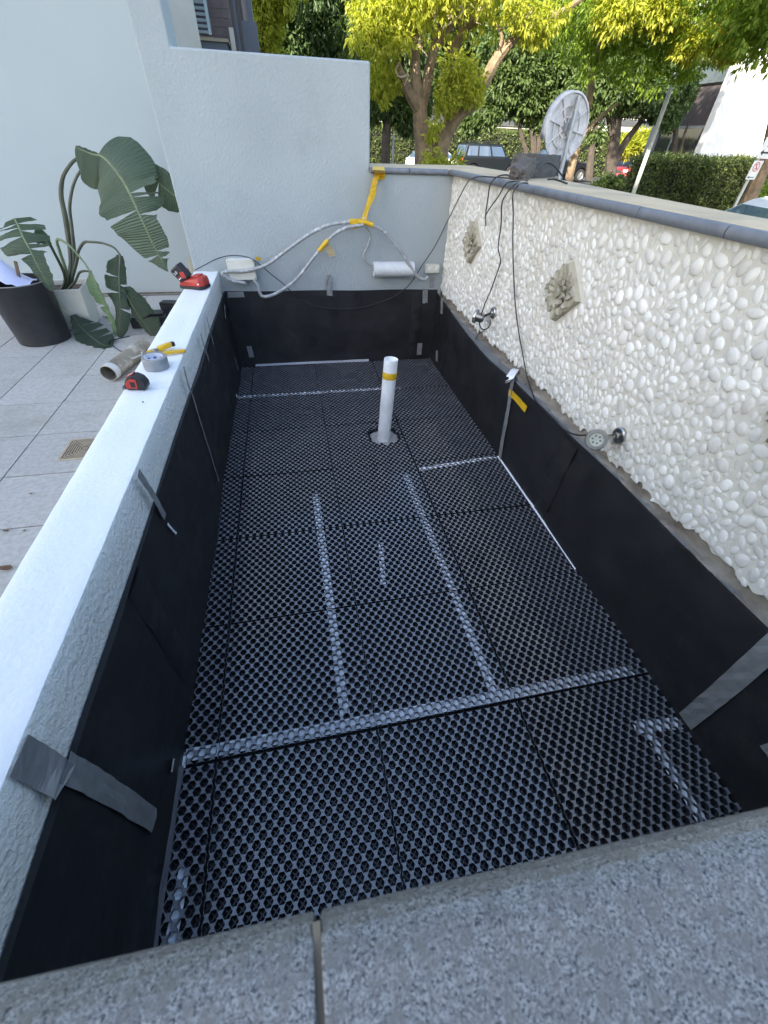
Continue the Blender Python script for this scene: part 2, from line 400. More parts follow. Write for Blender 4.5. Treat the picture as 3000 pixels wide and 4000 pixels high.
# pebbles
M_PEB = mat('white_river_pebble', (.77, .75, .705), .5, (.62, .59, .54), 14, bump=.08, bscale=160, bdist=.002, rand=.12, coord='World', dirt=(.48, .39, .28), dscale=3.0, dlo=.58, dhi=.80)
M_PEB_F = mat('white_river_pebble_field', (.77, .75, .705), .5, (.62, .59, .54), 14, bump=.08, bscale=160, bdist=.002, island=.12, coord='World', dirt=(.48, .39, .28), dscale=3.0, dlo=.58, dhi=.80)
def pebble_geo(seed):
    r = random.Random(seed); vs_ = []; K = 9
    ex = [r.uniform(.88, 1.10) for _ in range(K)]
    for ring, (rad, h) in enumerate(((1.0, -.15), (.97, .30), (.78, .68), (.42, .93))):
        for k in range(K):
            an = 2*PI*k/K; q = rad*(1+(ex[k]-1)*(1 if ring < 3 else .4))
            vs_.append((q*math.cos(an), q*math.sin(an), h))
    vs_.append((0, 0, 1.0))
    fs = [(i*K+k, i*K+(k+1) % K, (i+1)*K+(k+1) % K, (i+1)*K+k) for i in range(3) for k in range(K)] + [(3*K+k, 3*K+(k+1) % K, 4*K) for k in range(K)]
    return np.array(vs_), fs
PG = [pebble_geo(i) for i in range(7)]
PM = []
for vs0, fs0 in PG:
    b = MB(); b.add([tuple(q) for q in vs0], fs0); PM.append(b.mesh('pebble', M_PEB, smooth=True))
CARVE = [(3.073, 1.010), (1.868, 1.006), (.620, .995)]       # y, z centres of the carved tiles
cell = .035; gridp = {}
peb = []
def try_peb(y, z, a, b, th):
    if z-b*.75 < mbot(y)-.004 or z+a*.6 > 1.322 or y > YB-.008: return
    for cy, cz in CARVE:
        if abs(y-cy)/.170+abs(z-cz)/.150 < 1.10: return
    gi, gj = int(y/cell), int(z/cell); c_, s_ = math.cos(th), math.sin(th)
    for di in (-2, -1, 0, 1, 2):
        for dj in (-2, -1, 0, 1, 2):
            for k in gridp.get((gi+di, gj+dj), ()):
                y2, z2, a2, b2, t2 = peb[k]
                dy, dz = y2-y, z2-z; d = math.hypot(dy, dz)
                if d > .075: continue
                an = math.atan2(dz, dy)
                r1 = a*b/math.hypot(b*math.cos(an-th), a*math.sin(an-th)); r2 = a2*b2/math.hypot(b2*math.cos(an-t2), a2*math.sin(an-t2))
                if d < (r1+r2)*.965: return
    gridp.setdefault((gi, gj), []).append(len(peb)); peb.append((y, z, a, b, th))
for (n, lo, hi) in ((3600, .020, .030), (22000, .0160, .021), (34000, .0125, .0160), (26000, .0095, .0125)):
    ys = rng.uniform(-.05, YB, n); zs = rng.uniform(.52, 1.325, n); aa = rng.uniform(lo, hi, n); ra = rng.uniform(.50, .88, n)
    ts = np.where(rng.random(n) < .8, rng.normal(1.15, .5, n), rng.uniform(0, PI, n))
    for i in range(n): try_peb(ys[i], zs[i], aa[i], aa[i]*ra[i], ts[i])
def psize(p):
    q = Vector((XPB, p[0], p[1]))-Vector((0, 0, EYE)); d = q.dot(AX_F)
    if d < .15: return 0
    u, v = 1500+FOC*q.dot(AX_R)/d, 2000+FOC*q.dot(AX_D)/d
    return p[2]*p[3]/d**2 if -20 < u < 2990 and -20 < v < 4020 else 0
order = sorted(range(len(peb)), key=lambda i: -psize(peb[i]))
near, rest = set(order[:300]), order[300:]
for k in order[:300]:
    y, z, a, b, th = peb[k]
    o = link('pebble', PM[k % 7], pw)
    o.matrix_parent_inverse = Matrix.Identity(4)
    R = Matrix(((0, 0, -1), (math.cos(th), -math.sin(th), 0), (math.sin(th), math.cos(th), 0)))
    R = R @ Matrix.Rotation(random.uniform(-.12, .12), 3, 'X')
    M = T4((XPB+.001, y, z), R) @ Matrix.Diagonal((a, b, min(a, b)*.42*random.uniform(.8, 1.15), 1))
    o.matrix_basis = Matrix.Translation(-Vector(pw.location)) @ M
vv, ff, off = [], [], 0
for k in rest:
    y, z, a, b, th = peb[k]; vs0, fs0 = PG[k % 7]; dd = min(a, b)*.42*random.uniform(.8, 1.15)
    X, Y, Z = vs0[:, 0]*a, vs0[:, 1]*b, vs0[:, 2]*dd
    vv.append(np.stack([XPB+.001-Z, y+math.cos(th)*X-math.sin(th)*Y, z+math.sin(th)*X+math.cos(th)*Y], 1))
    ff += [tuple(i+off for i in f) for f in fs0]; off += len(vs0)
me = bpy.data.meshes.new('pebble_field'); me.from_pydata(np.concatenate(vv).tolist(), [], ff); me.materials.append(M_PEB_F)
me.polygons.foreach_set('use_smooth', [True]*len(me.polygons))
o = link('pebble_field', me, pw); o['kind'] = 'stuff'

# coping of the pebble wall and of the low back section
g = MB()
poly = [(1.2375, -.6), (1.40, -.6), (1.47, 1.40), (1.62, 2.7), (1.63, 4.36), (.626, 4.12), (.626, YB+.003), (1.2375, YB+.003)]
g.prism(poly, 1.3300, 1.3635, lambda p, h: (p[0], p[1], h)); g.build('coping_top', M_COPTOP, pw, bevel=.004)
def nosing(p0, p1, out):
    """bullnose tile from p0 to p1 (xy), nose towards out"""
    p0, p1, out = Vector(p0), Vector(p1), Vector(out); g = MB(); prof = []
    for k in range(9):
        a = -PI/2+PI*k/8; prof.append((.014+.012*math.cos(a), 1.3455+.0165*math.sin(a)))
    prof = [(-.006, 1.329)] + prof + [(-.006, 1.362)]
    g.add([(q.x+out.x*d, q.y+out.y*d, z) for q in (p0, p1) for d, z in prof],
          [(k, k+1, len(prof)+k+1, len(prof)+k) for k in range(len(prof)-1)] + [tuple(range(len(prof)))[::-1], tuple(range(len(prof), 2*len(prof)))] + [(len(prof)-1, 0, len(prof), 2*len(prof)-1)])
    for f in list(g.f): pass
    return g
js = [YB-.004, 3.449, 3.07, 2.69, 2.306, 1.920, 1.524, 1.142, .76, .38, 0.0, -.38]
for a, b in zip(js[:-1], js[1:]):
    nosing((1.231, b+.002), (1.231, a-.002), (-1, 0)).build('coping_nosing', M_NOSE, pw, bevel=.0015)
for a, b in ((.628, .905), (.909, 1.196)):
    nosing((a, YB-.004), (b, YB-.004), (0, -1)).build('coping_nosing', M_NOSE, pw, bevel=.0015)

# ------------------------------------------------------------------ granite-capped near wall, right under the camera
nw = thing('granite_capped_wall', 'near wall capped with grey speckled granite slabs', 'wall', (0.2, -.12, -.3))
g = MB(); g.b2((-1.4, -.24, -.4), (1.9, -.015, 1.255)); g.build('wall_body', M_RENDER, nw)
M_GRAN = granite_mat('speckled_granite', (.125, .121, .115), (.022, .022, .024), (.275, .268, .25), 1450)
ZG = 1.2965
def gslab(x0, x1, dy):
    g = MB(); prof = []; r = .017
    yb = .0145+dy
    for k in range(11):
        a = -PI/2+PI*k/10; prof.append((yb-r+r*math.cos(a), ZG-r+r*math.sin(a)))
    prof = [(-.25, ZG-2*r)] + prof + [(yb-.06, ZG+.0004), (-.25, ZG+.001)]
    n = len(prof)
    g.add([(x, y-(.029*(x+.119) if y > -.2 else 0), z) for x in (x0, x1) for y, z in prof], [(k, k+1, n+k+1, n+k) for k in range(n-1)] + [(n-1, 0, n, 2*n-1), tuple(range(n))[::-1], tuple(range(n, 2*n))])
    o = g.build('granite_slab', M_GRAN, nw); 
    b = o.modifiers.new('b', 'BEVEL'); b.width = .0012; b.segments = 2; b.limit_method = 'ANGLE'; b.angle_limit = 1.0
    return o
gslab(-1.3, -.0185, 0.0); gslab(-.0160, 1.9, .0)
M_GJ = mat('joint_sealant', (.16, .13, .09), .9)
g = MB(); g.b2((-.0186, -.25, ZG-.03), (-.0159, .008, ZG-.0035)); g.build('joint', M_GJ, nw)

# ------------------------------------------------------------------ drainage mats
HP, HQ = .03550, .02120                          # pitch across, row spacing
HA, HB, HH = .0136, .0066, .0126                 # hexagon hole: tip, shoulder, half height
MT = .021
def mat_geo(wid, dep, hole=None):
    """plate pierced by a staggered grid of hexagons; the outermost cells are cut flush at the edges"""
    nx = max(2, int(round(wid/HP))); nr = max(2, int(round(dep/HQ)))
    sx = wid/nx/HP; sy = dep/nr/HQ
    hexo = [(HA*sx, 0), (HB*sx, HH*sy), (-HB*sx, HH*sy), (-HA*sx, 0), (-HB*sx, -HH*sy), (HB*sx, -HH*sy)]
    vs_, fs, top, real = [], [], {}, set()
    def cl_(x, y, z): return (min(max(x, 0), wid), min(max(y, 0), dep), z)
    for r in range(-1, nr+1):
        for i in range(-1, nx+1):
            x = (i+.25 if r % 2 == 0 else i+.75)*HP*sx; y = (r+.5)*HQ*sy
            if hole and (x-hole[0])**2+(y-hole[1])**2 < hole[2]**2: continue
            b = len(vs_); top[(r, i)] = b; inside = -.2*HP < x < wid+.2*HP and 0 < y < dep
            for (p, q) in hexo: vs_.append(cl_(x+p, y+q, 0))
            if not inside: continue
            real.add((r, i))
            for (p, q) in hexo: vs_.append(cl_(x+p*.84, y+q*.84, -MT))
            fs += [(b+k, b+(k+1) % 6, b+6+(k+1) % 6, b+6+k) for k in range(6)]
            for sg in (1, -1):                       # crossed bars low in the cell
                q = [(-.0080*sx, -.0080*sy*sg), (.0080*sx, .0080*sy*sg)]; t = .0012; c0 = len(vs_); nx_, ny_ = -sg*t*.7, t*.7
                vs_ += [cl_(x+q[0][0]+nx_, y+q[0][1]+ny_, -.0175), cl_(x+q[0][0]-nx_, y+q[0][1]-ny_, -.0175), cl_(x+q[1][0]-nx_, y+q[1][1]-ny_, -.0175), cl_(x+q[1][0]+nx_, y+q[1][1]+ny_, -.0175)]
                fs.append((c0, c0+1, c0+2, c0+3)); vs_ += [(p, o_, -MT) for (p, o_, _) in vs_[c0:c0+4]]
                fs += [(c0, c0+3, c0+7, c0+4), (c0+1, c0+5, c0+6, c0+2)]
    for (r, i), b in top.items():
        odd = r % 2
        ur = (r+1, i+odd); ul = (r+1, i+odd-1); rt = (r, i+1); dr = (r-1, i+odd)
        if ur in top and ((r, i) in real or ur in real): t = top[ur]; fs.append((b+1, b+0, t+4, t+3))
        if ul in top and ((r, i) in real or ul in real): t = top[ul]; fs.append((b+3, b+2, t+0, t+5))
        if rt in top and ((r, i) in real or rt in real):
            c_ = top[rt]
            if ur in top and dr in top: fs.append((b+0, top[dr]+2, top[dr]+1, c_+3, top[ur]+5, top[ur]+4))
            elif dr in top: fs.append((b+0, top[dr]+2, top[dr]+1, c_+3))
            elif ur in top: fs.append((b+0, c_+3, top[ur]+5, top[ur]+4))
    ok = []
    for f in fs:                                     # drop slivers that the flush cut has flattened
        p = np.array([vs_[k] for k in f]); ar = np.zeros(3)
        for k in range(1, len(p)-1): ar += np.cross(p[k]-p[0], p[k+1]-p[0])
        if np.linalg.norm(ar) > 4e-7: ok.append(f)
    return vs_, ok
COLS = [(-.531, -.419, 'narrow left strip'), (-.413, .118, 'left full column'), (.122, .640, 'middle column'), (.647, 1.212, 'right column')]
ROWS = [(-.04, .486), (.494, .998), (1.004, 1.497), (1.503, 2.008), (2.016, 2.52), (2.526, 3.022), (3.028, 3.60)]
ORD = ['nearest', 'second', 'third', 'fourth', 'fifth', 'sixth', 'farthest']
HOLE = (.508, 2.335, .100)
mcache = {}
for ci, (x0, x1, cn) in enumerate(COLS):
    for ri, (y0, y1) in enumerate(ROWS):
        hole = (HOLE[0]-x0, HOLE[1]-y0, HOLE[2]) if x0 < HOLE[0] < x1 and y0 < HOLE[1]+.12 and y1 > HOLE[1]-.12 else None
        key = (round(x1-x0, 3), round(y1-y0, 3), hole)
        if key not in mcache:
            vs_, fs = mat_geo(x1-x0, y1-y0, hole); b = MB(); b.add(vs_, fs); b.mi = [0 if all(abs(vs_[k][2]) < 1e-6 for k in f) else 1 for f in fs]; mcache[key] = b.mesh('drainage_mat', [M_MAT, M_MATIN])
        o = link('drainage_mat', mcache[key])
        o.location = (x0, y0, random.uniform(-.0015, .0015)); o.rotation_euler = (random.uniform(-.004, .004), random.uniform(-.004, .004) if ci else 0, random.uniform(-.003, .003))
        extra = ', cut round the pipe' if hole else ''
        tag(o, f'black hexagon-cell drainage mat in the {cn}, {ORD[ri]} from the granite{extra}', 'drainage mat', 'drainage mats on the pit floor')
# ------------------------------------------------------------------ tapes
def strip(name, label, pts, width, nrm, m_, n=6, cat='tape', group=None, wav=.0012, parent=None, side=None, taper=None):
    """thin tape laid along pts with a flat width, 0.6 mm thick, slightly wrinkled"""
    P = spline(pts, n) if len(pts) > 2 else [Vector(pts[0]).lerp(Vector(pts[1]), k/n) for k in range(n+1)]
    nrm = Vector(nrm).normalized(); N = len(P); vs_ = []
    r = random.Random(hash(label) % 9999)
    for i in range(N):
        T = (P[min(i+1, N-1)]-P[max(i-1, 0)]).normalized()
        s_ = Vector(side).normalized() if side is not None else T.cross(nrm).normalized()
        wd = width*(1+(taper-1)*i/(N-1)) if taper else width
        for k in range(4):
            q = P[i]+s_*(wd*(k/3-.5))+nrm*(r.uniform(-wav, wav))
            if i in (0, N-1): q += T*r.uniform(-.003, .003)*(1 if width > .02 else .3)
            vs_.append(q)
    base = len(vs_)
    vs_ += [q-nrm*.0007 for q in vs_]
    fs = []
    for i in range(N-1):
        for k in range(3):
            a = i*4+k; fs += [(a, a+1, a+5, a+4), (base+a, base+a+4, base+a+5, base+a+1)]
        fs += [(i*4, i*4+4, base+i*4+4, base+i*4), (i*4+3, base+i*4+3, base+i*4+7, i*4+7)]
    fs += [(0, base, base+1, 1), (1, base+1, base+2, 2), (2, base+2, base+3, 3)]
    e = (N-1)*4; fs += [(e, e+1, base+e+1, base+e), (e+1, e+2, base+e+2, base+e+1), (e+2, e+3, base+e+3, base+e+2)]
    g = MB(); g.add(vs_, fs); o = g.build(name, m_, parent)
    if parent is None: tag(o, label, cat, group)
    return o
xl, xr, yb = XL+.018, XR-.018, YB-.019
TG = 'silver tape pieces on the waterproofing'
def tapeL(label, pts, wd, **k): return strip('tape_piece', label, [PX(u, v, xl) for u, v in pts], wd, (1, 0, 0), M_TAPE_S, group=TG, **k)
def tapeB(label, pts, wd, **k): return strip('tape_piece', label, [PY(u, v, yb) for u, v in pts], wd, (0, -1, 0), M_TAPE_S, group=TG, **k)
def tapeR(label, pts, wd, m_=None, **k): return strip('tape_piece', label, [PX(u, v, xr) for u, v in pts], wd, (-1, 0, 0), m_ or M_TAPE_S, group=TG, **k)
# near left: one piece over the wall face, a long one falling to the floor
strip('tape_piece', 'wide grey tape patch on the low wall face, nearest the granite', [PX(78, 2948, XWI+.006), PX(180, 3005, XWI+.008), PX(262, 3055, xl+.002)], .066, (1, 0, .1), M_TAPE_S, group=TG)
tapeL('long grey tape slanting down to the floor at the near left', [(258, 2995), (420, 3085), (606, 3205)], .052, wav=.003)
tapeL('short grey tape crossing the liner top edge, second along the low wall', [(540, 1845), (590, 1920), (646, 2020)], .030)
strip('tape_piece', 'torn crumbs of tape residue on the left liner', [PX(655, 2045, xl), PX(690, 2085, xl)], .010, (1, 0, 0), M_TAPE_W, wav=.002)
tapeL('grey tape strip bent over the liner edge below the duct tape roll', [(718, 1432), (732, 1490), (748, 1535)], .020)
tapeL('long thin grey tape seam running down the left liner', [(750, 1538), (800, 1700), (856, 1880)], .013)
tapeL('small grey tape tab on left liner edge, nearer of the pair below the pliers', [(784, 1304), (800, 1358), (817, 1410)], .020)
tapeL('small grey tape tab on left liner edge, farther of the pair below the charger', [(808, 1238), (820, 1290), (835, 1345)], .018)
tapeL('thin grey tape tab at the far left corner top', [(877, 1189), (883, 1247)], .020)
tapeL('thin grey tape tab at the far left corner floor', [(916, 1394), (931, 1445)], .035)
tapeB('grey tape tab standing over the far liner edge in the middle', [(1285, 1073), (1288, 1155)], .045)
tapeB('grey tape lying along the far liner edge below the junction box', [(890, 1152), (954, 1150)], .040)
strip('tape_piece', 'dark grey tape square under the power outlet', [PY(1688, 1084, YB-.006), PY(1686, 1124, YB-.006)], .040, (0, -1, 0), M_TAPE_S, group=TG)
tapeB('grey tape tab on the far liner right below the outlet', [(1661, 1133), (1660, 1184)], .045)
tapeB('grey tape tab at the foot of the far liner, left end', [(972, 1352), (984, 1396)], .042)
tapeB('grey tape tab at the foot of the far liner, right end', [(1641, 1340), (1637, 1385)], .046)
tapeR('thin grey tape tab high in the far right corner', [(1727, 1165), (1724, 1226)], .060)
tapeR('thin grey tape tab low in the far right corner', [(1707, 1368), (1705, 1412)], .060)
tapeR('long grey tape falling from the ledge to the floor on the right liner', [(2003, 1475), (1985, 1590), (1966, 1700), (1950, 1795)], .040)
strip('tape_piece', 'white folded tape end on the ledge under the pebbles', [PZ(2016, 1438, .523), PZ(1994, 1470, .520), PX(1992, 1492, xr)], .052, (-.4, 0, .9), M_TAPE_W, wav=.002)
tapeR('yellow tape flag on the right liner', [(1988, 1528), (2020, 1560), (2054, 1600)], .040, M_TAPE_Y)
tapeR('wide grey tape slanting up the right liner, nearest the granite', [(2676, 2818), (2830, 2690), (3005, 2535), (3120, 2420)], .058, wav=.003)
tapeR('tiny grey tape corner at the right edge of the near liner', [(2985, 2935), (3050, 2915)], .030)
# bright tape under and between the mats
UZ = -.0120
def under(label, x0, y0, x1, y1, wd, m_=M_TAPE_W, UZ=UZ):
    return strip('foil_tape_strip', label, [(x0, y0, UZ), ((x0+x1)/2, (y0+y1)/2, UZ), (x1, y1, UZ)], wd, (0, 0, 1), m_, n=24, group='bright tape strips seen through the mats', wav=.0028)
under('bright tape line under the mats running away left of centre', .016, .56, -.002, 1.80, .036)
under('bright tape line under the mats running away right of centre', .580, .53, .560, 1.90, .036)
under('bright cross tape under the second row of mats, near', -.53, .527, 1.17, .519, .040)
under('bright cross tape under the far rows of mats', -.53, 3.058, .80, 3.048, .040, UZ=-.0075)
under('short bright tape under the mats at the near right', 1.070, .345, 1.066, -.05, .034)
under('short bright cross tape under the mats at the near right edge', 1.03, .326, 1.216, .308, .040)
under('short bright cross tape under the right column of mats', .66, 1.93, 1.20, 1.985, .030, UZ=-.006)
under('short bright tape under the left strip near the granite', -.478, .235, -.500, -.05, .030)
under('small bright strip added as a wet highlight under the middle mat', .262, 1.10, .300, 1.36, .024)  # added strip whose pale colour stands in for a wet glint
strip('foil_tape_strip', 'pale tape along the foot of the far liner', [(-.40, 3.622, .004), (.1, 3.622, .004), (.62, 3.620, .003)], .030, (0, -.3, 1), mat('grey_foil_tape', (.42, .42, .45), .5, (.36, .36, .39), 20), n=8)
strip('foil_tape_strip', 'pale strip between the mats and the right liner', [(1.205, 1.02, .004), (1.206, 1.5, .005), (1.207, 1.98, .004)], .014, (-.5, 0, 1), M_TAPE_W, n=8)
M_PURP = mat('dull_grey_strip', (.11, .11, .125), .35, (.14, .14, .155), 10)
strip('edge_strip', 'smooth dull grey strip beside the near left mats', [(-.523, -.1, .012), (-.523, .2, .012), (-.522, .49, .012)], .026, (1, 0, .6), M_PURP, n=6, cat='strip')
strip('foil_tape_strip', 'crumpled white tape end at the low wall foot', [PX(672, 2990, xl), PZ(690, 2985, .003), PZ(725, 2975, .003)], .036, (.3, 0, 1), M_TAPE_W, wav=.003, side=(0, 1, 0))
strip('foil_tape_strip', 'tiny white tape tab at the foot of the left liner, far', [PX(922, 1540, xl), PZ(927, 1552, .004)], .03, (.6, 0, .8), M_TAPE_W, side=(0, 1, 0))
strip('foil_tape_strip', 'tiny white tape tab at the foot of the right liner', [PX(1944, 1808, xr), PZ(1940, 1800, .004)], .03, (-.6, 0, .8), M_TAPE_W, side=(0, 1, 0))

# grit and leaf crumbs scattered over the mats
r = np.random.default_rng(5); vv, ff = [], []
for k in range(420):
    x, y = r.uniform(-.52, 1.2), r.uniform(0, 3.6); s_ = r.choice([.0016, .0024, .004], p=[.6, .3, .1]); a = r.uniform(0, 6.28)
    b = len(vv); vv += [(x+s_*math.cos(a), y+s_*math.sin(a), .0022), (x-s_*.7*math.sin(a), y+s_*.7*math.cos(a), .0026), (x-s_*math.cos(a), y-s_*math.sin(a), .0022), (x, y, .0022+s_*.7)]
    ff += [(b, b+1, b+3), (b+1, b+2, b+3), (b+2, b, b+3)]
g = MB(); g.add(vv, ff); o = g.build('grit', mat('pale_grit', (.30, .27, .22), .9, (.16, .12, .08), 300)); o['kind'] = 'stuff'; o['label'] = 'fine grit and crumbs scattered over the drainage mats'; o['category'] = 'grit'

# ------------------------------------------------------------------ upright pipe
pp = thing('standpipe', 'white upright drain pipe with yellow tape band', 'pipe', (.505, 2.32, 0))
pb, ptp = Vector((.503, 2.322, -.03)), PY(1528, 1402, 2.335)
ax = (ptp-pb); Mp = T4(pb, frame(ax)); L_ = ax.length
g = MB(); g.lathe([(.0385, .30*L_), (.0385, L_-.001), (.0400, L_), (.0425, L_), (.0430, L_-.002), (.0430, 0)], 40, Mp); g.build('pipe_body', M_PVC, pp, smooth=False)
for p in pp.children[0].data.polygons: p.use_smooth = True
g = MB(); g.lathe([(.0432, L_-.118), (.0441, L_-.117), (.0443, L_-.078), (.0432, L_-.076)], 40, Mp); g.build('tape_band', M_TAPE_Y, pp, smooth=True)
# grey flange and cut-out round the pipe
M_FLANGE = mat('grey_cement_patch', (.33, .325, .31), .85, (.24, .235, .22), 30, bump=.4, bscale=60)
fl = MB(); pts = []
for k in range(36):
    a = 2*PI*k/36; r = .108+.006*math.sin(3*a)+.004*math.sin(7*a+1); pts.append((.507+r*math.cos(a), 2.328+r*.97*math.sin(a)))
fl.prism(pts, -.0335, -.0165, lambda p, h: (p[0], p[1], h))
tag(fl.build('cement_patch', M_FLANGE, bevel=.004), 'grey cement patch round the foot of the white pipe', 'patch')

# ------------------------------------------------------------------ things on the far wall
jb = thing('junction_box', 'off-white square junction box on the far wall', 'junction box', (-.365, YB, .69))
g = MB(); g.b2((-.455, YB-.068, .692), (-.268, YB-.001, .818)); g.build('box_body', M_WHITEP, jb, bevel=.008)
g = MB(); g.b2((-.461, YB-.090, .686), (-.262, YB-.0685, .824)); g.build('lid', M_CREAM, jb, bevel=.007)
for sx, sz in ((-.45, .699), (-.273, .699), (-.45, .812), (-.273, .812)):
    g = MB(); g.lathe([(.0, -.0912), (.004, -.0912), (.004, -.0895)], 10, T4((sx, YB, sz), frame((0, 1, 0)))); g.build('screw', M_DARKSTEEL, jb)
def wallpath(pts, off, n=8): return spline([PY(u, v, YB-off) for u, v in pts], n)
V = 1.8083
def vp(l, off): return wallpath([(a*V, b*V) for a, b in l], off)
c1 = vp([(530, 612), (500, 605), (481, 592), (492, 586), (530, 585), (575, 572), (620, 540), (665, 508), (705, 488), (745, 480), (785, 480), (825, 497), (860, 535), (885, 573), (903, 598), (917, 604), (925, 598)], .105)
g = MB(); g.tube(c1, .0125, 10); tag(g.build('conduit', M_GREYCOND, smooth=True), 'grey paint-flecked hose arching from junction box to power outlet', 'conduit')
c2 = vp([(548, 605), (558, 618), (562, 634), (572, 641), (600, 632), (640, 603), (680, 553), (712, 515), (745, 493), (785, 486)], .13)
g = MB(); g.tube(c2, .0115, 10); tag(g.build('conduit', M_GREYCOND, smooth=True), 'grey hose dipping below the junction box and up to the yellow tape', 'conduit')
c3 = vp([(790, 490), (799, 508), (795, 530), (786, 548), (788, 562), (800, 571), (815, 573)], .055)
g = MB(); g.tube(c3, .0075, 8); tag(g.build('flex_cord', M_GREYCOND, smooth=True), 'thin grey cord curling into the white cylinder', 'cord')
cy = thing('cylinder_unit', 'white ribbed cylinder lying against the far wall', 'transformer', (.815, YB-.06, .69))
Mc = T4((.648, YB-.062, .744), frame((1, 0, 0)))
g = MB(); pr = [(0, 0), (.050, 0), (.054, .004)]
for k in range(14): pr += [(.054, .012+k*.022), (.0530, .015+k*.022), (.0530, .017+k*.022), (.054, .020+k*.022)]
pr += [(.054, .325), (.050, .329), (0, .329)]
M_CYL = mat('pale_cylinder_shell', (.62, .64, .65), .45, (.55, .57, .58), 12)
g.lathe(pr, 28, Mc); g.build('shell', M_CYL, cy, smooth=True)
g = MB(); g.lathe([(.0, -.012), (.012, -.012), (.012, 0)], 12, Mc @ Matrix.Translation((.0, 0, 0))); g.build('cable_gland', M_GREYCOND, cy)
so = thing('power_outlet', 'small cream outlet box with two rocker switches in the wall corner', 'power outlet', (1.145, YB, .70))
g = MB(); g.b2((1.088, YB-.040, .706), (1.207, YB-.001, .768)); g.build('box_body', M_CREAM, so, bevel=.004)
g = MB(); g.b2((1.092, YB-.047, .710), (1.203, YB-.0405, .764)); fp = g.build('face_plate', M_CREAM, so, bevel=.003)
for x in (1.122, 1.174):
    g = MB(); g.box((x, YB-.0495, .740), (.018, .006, .024), RX(.18)); g.build('rocker_switch', M_WHITEP, so, bevel=.002)
# thin black lead: stones - wall corner - far liner - junction box - charger
lead = spline([PY(760, 1056, 3.52), PY(800, 1035, 3.54), PY(850, 1010, YB-.10), PY(905, 998, YB-.105), PY(960, 1003, YB-.11), PY(1000, 1022, YB-.11), PY(1060, 1072, YB-.10), PY(1110, 1112, YB-.05),
               PY(1160, 1158, YB-.022), PY(1220, 1192, YB-.02), PY(1310, 1206, YB-.02), PY(1400, 1203, YB-.02), PY(1480, 1182, YB-.02), PY(1545, 1155, YB-.022), PY(1600, 1110, YB-.03),
               PY(1650, 1035, YB-.06), PY(1700, 960, YB-.07), PX(1745, 870, 1.215), PX(1790, 780, 1.19), PX(1825, 715, 1.185), PZ(1850, 696, 1.372), PZ(1890, 690, 1.372), PZ(1960, 694, 1.372), PZ(2010, 698, 1.372)], 8)
g = MB(); g.tube(lead, .0032, 6); tag(g.build('black_lead', M_BLACKRUB, smooth=True), 'long thin black lead sagging across the far liner and up the wall corner', 'cable')
# yellow tape
yt = thing('tape_streamer', 'yellow tape streamer hanging from coping corner to the hoses', 'tape', PY(1470, 650, YB-.03))
strip('coping_wrap', '', [PZ(1478, 650, 1.368), PZ(1480, 665, 1.368), PY(1484, 678, YB-.045), PY(1482, 700, YB-.045)], .075, (0, -.7, .7), M_TAPE_Y, parent=yt, side=(1, 0, 0))
strip('streamer', '', [PY(1470, 690, YB-.05), PY(1455, 745, YB-.055), PY(1440, 790, YB-.06), PY(1424, 835, YB-.07), PY(1412, 862, YB-.09)], .050, (.2, -1, 0), M_TAPE_Y, parent=yt, side=(1, .1, .25), taper=.30, wav=.0018)
strip('second_ply', '', [PY(1462, 735, YB-.035), PY(1455, 775, YB-.045), PY(1436, 815, YB-.06), PY(1428, 858, YB-.075)], .040, (.3, -1, 0), M_TAPE_Y, parent=yt, side=(1, -.2, .2), taper=.45, wav=.0018)
strip('white_backing', '', [PY(1440, 800, YB-.03), PY(1430, 830, YB-.04), PY(1422, 860, YB-.06)], .026, (.3, -1, 0), M_WHITEP, parent=yt, side=(1, 0, .2))
def band(label, path, i0, i1, r):
    g = MB(); P = path[i0:i1+1]; g.tube(P, [r+.0006*math.sin(k*2.1) for k in range(len(P))], 12); return tag(g.build('tape_band', M_TAPE_Y, smooth=True), label, 'tape', 'yellow tape bands on the hoses')
def near_i(path, u, v, off):
    q = PY(u, v, YB-off); return min(range(len(path)), key=lambda i: (path[i]-q).length)
i = near_i(c1, 1385, 868, .105); j = near_i(c1, 1430, 868, .105)
band('yellow tape band round both hoses at the top of the arch', c1, min(i, j)-2, max(i, j)+3, .0165)
i = near_i(c2, 1265, 950, .13); band('yellow tape band on the hose below the arch with a paper flag', c2, i-3, i+2, .0150)
strip('paper_flag', 'small tan paper flag hanging under the hose', [PY(1268, 955, YB-.11), PY(1290, 980, YB-.10), PY(1298, 1000, YB-.095)], .055, (0, -1, .1), mat('tan_paper', (.50, .38, .20), .7, (.55, .45, .28), 20), cat='tag', side=(1, 0, .35))
strip('tape_piece', 'small yellow tape tab beside the junction box lid', [PY(1000, 1008, YB-.115), PY(1018, 1014, YB-.10)], .022, (0, -1, 0), M_TAPE_Y)
strip('tape_piece', 'square yellow tape flap hanging from the arch of the hose', [PY(1384, 858, YB-.125), PY(1386, 895, YB-.12)], .055, (0, -1, 0), M_TAPE_Y)

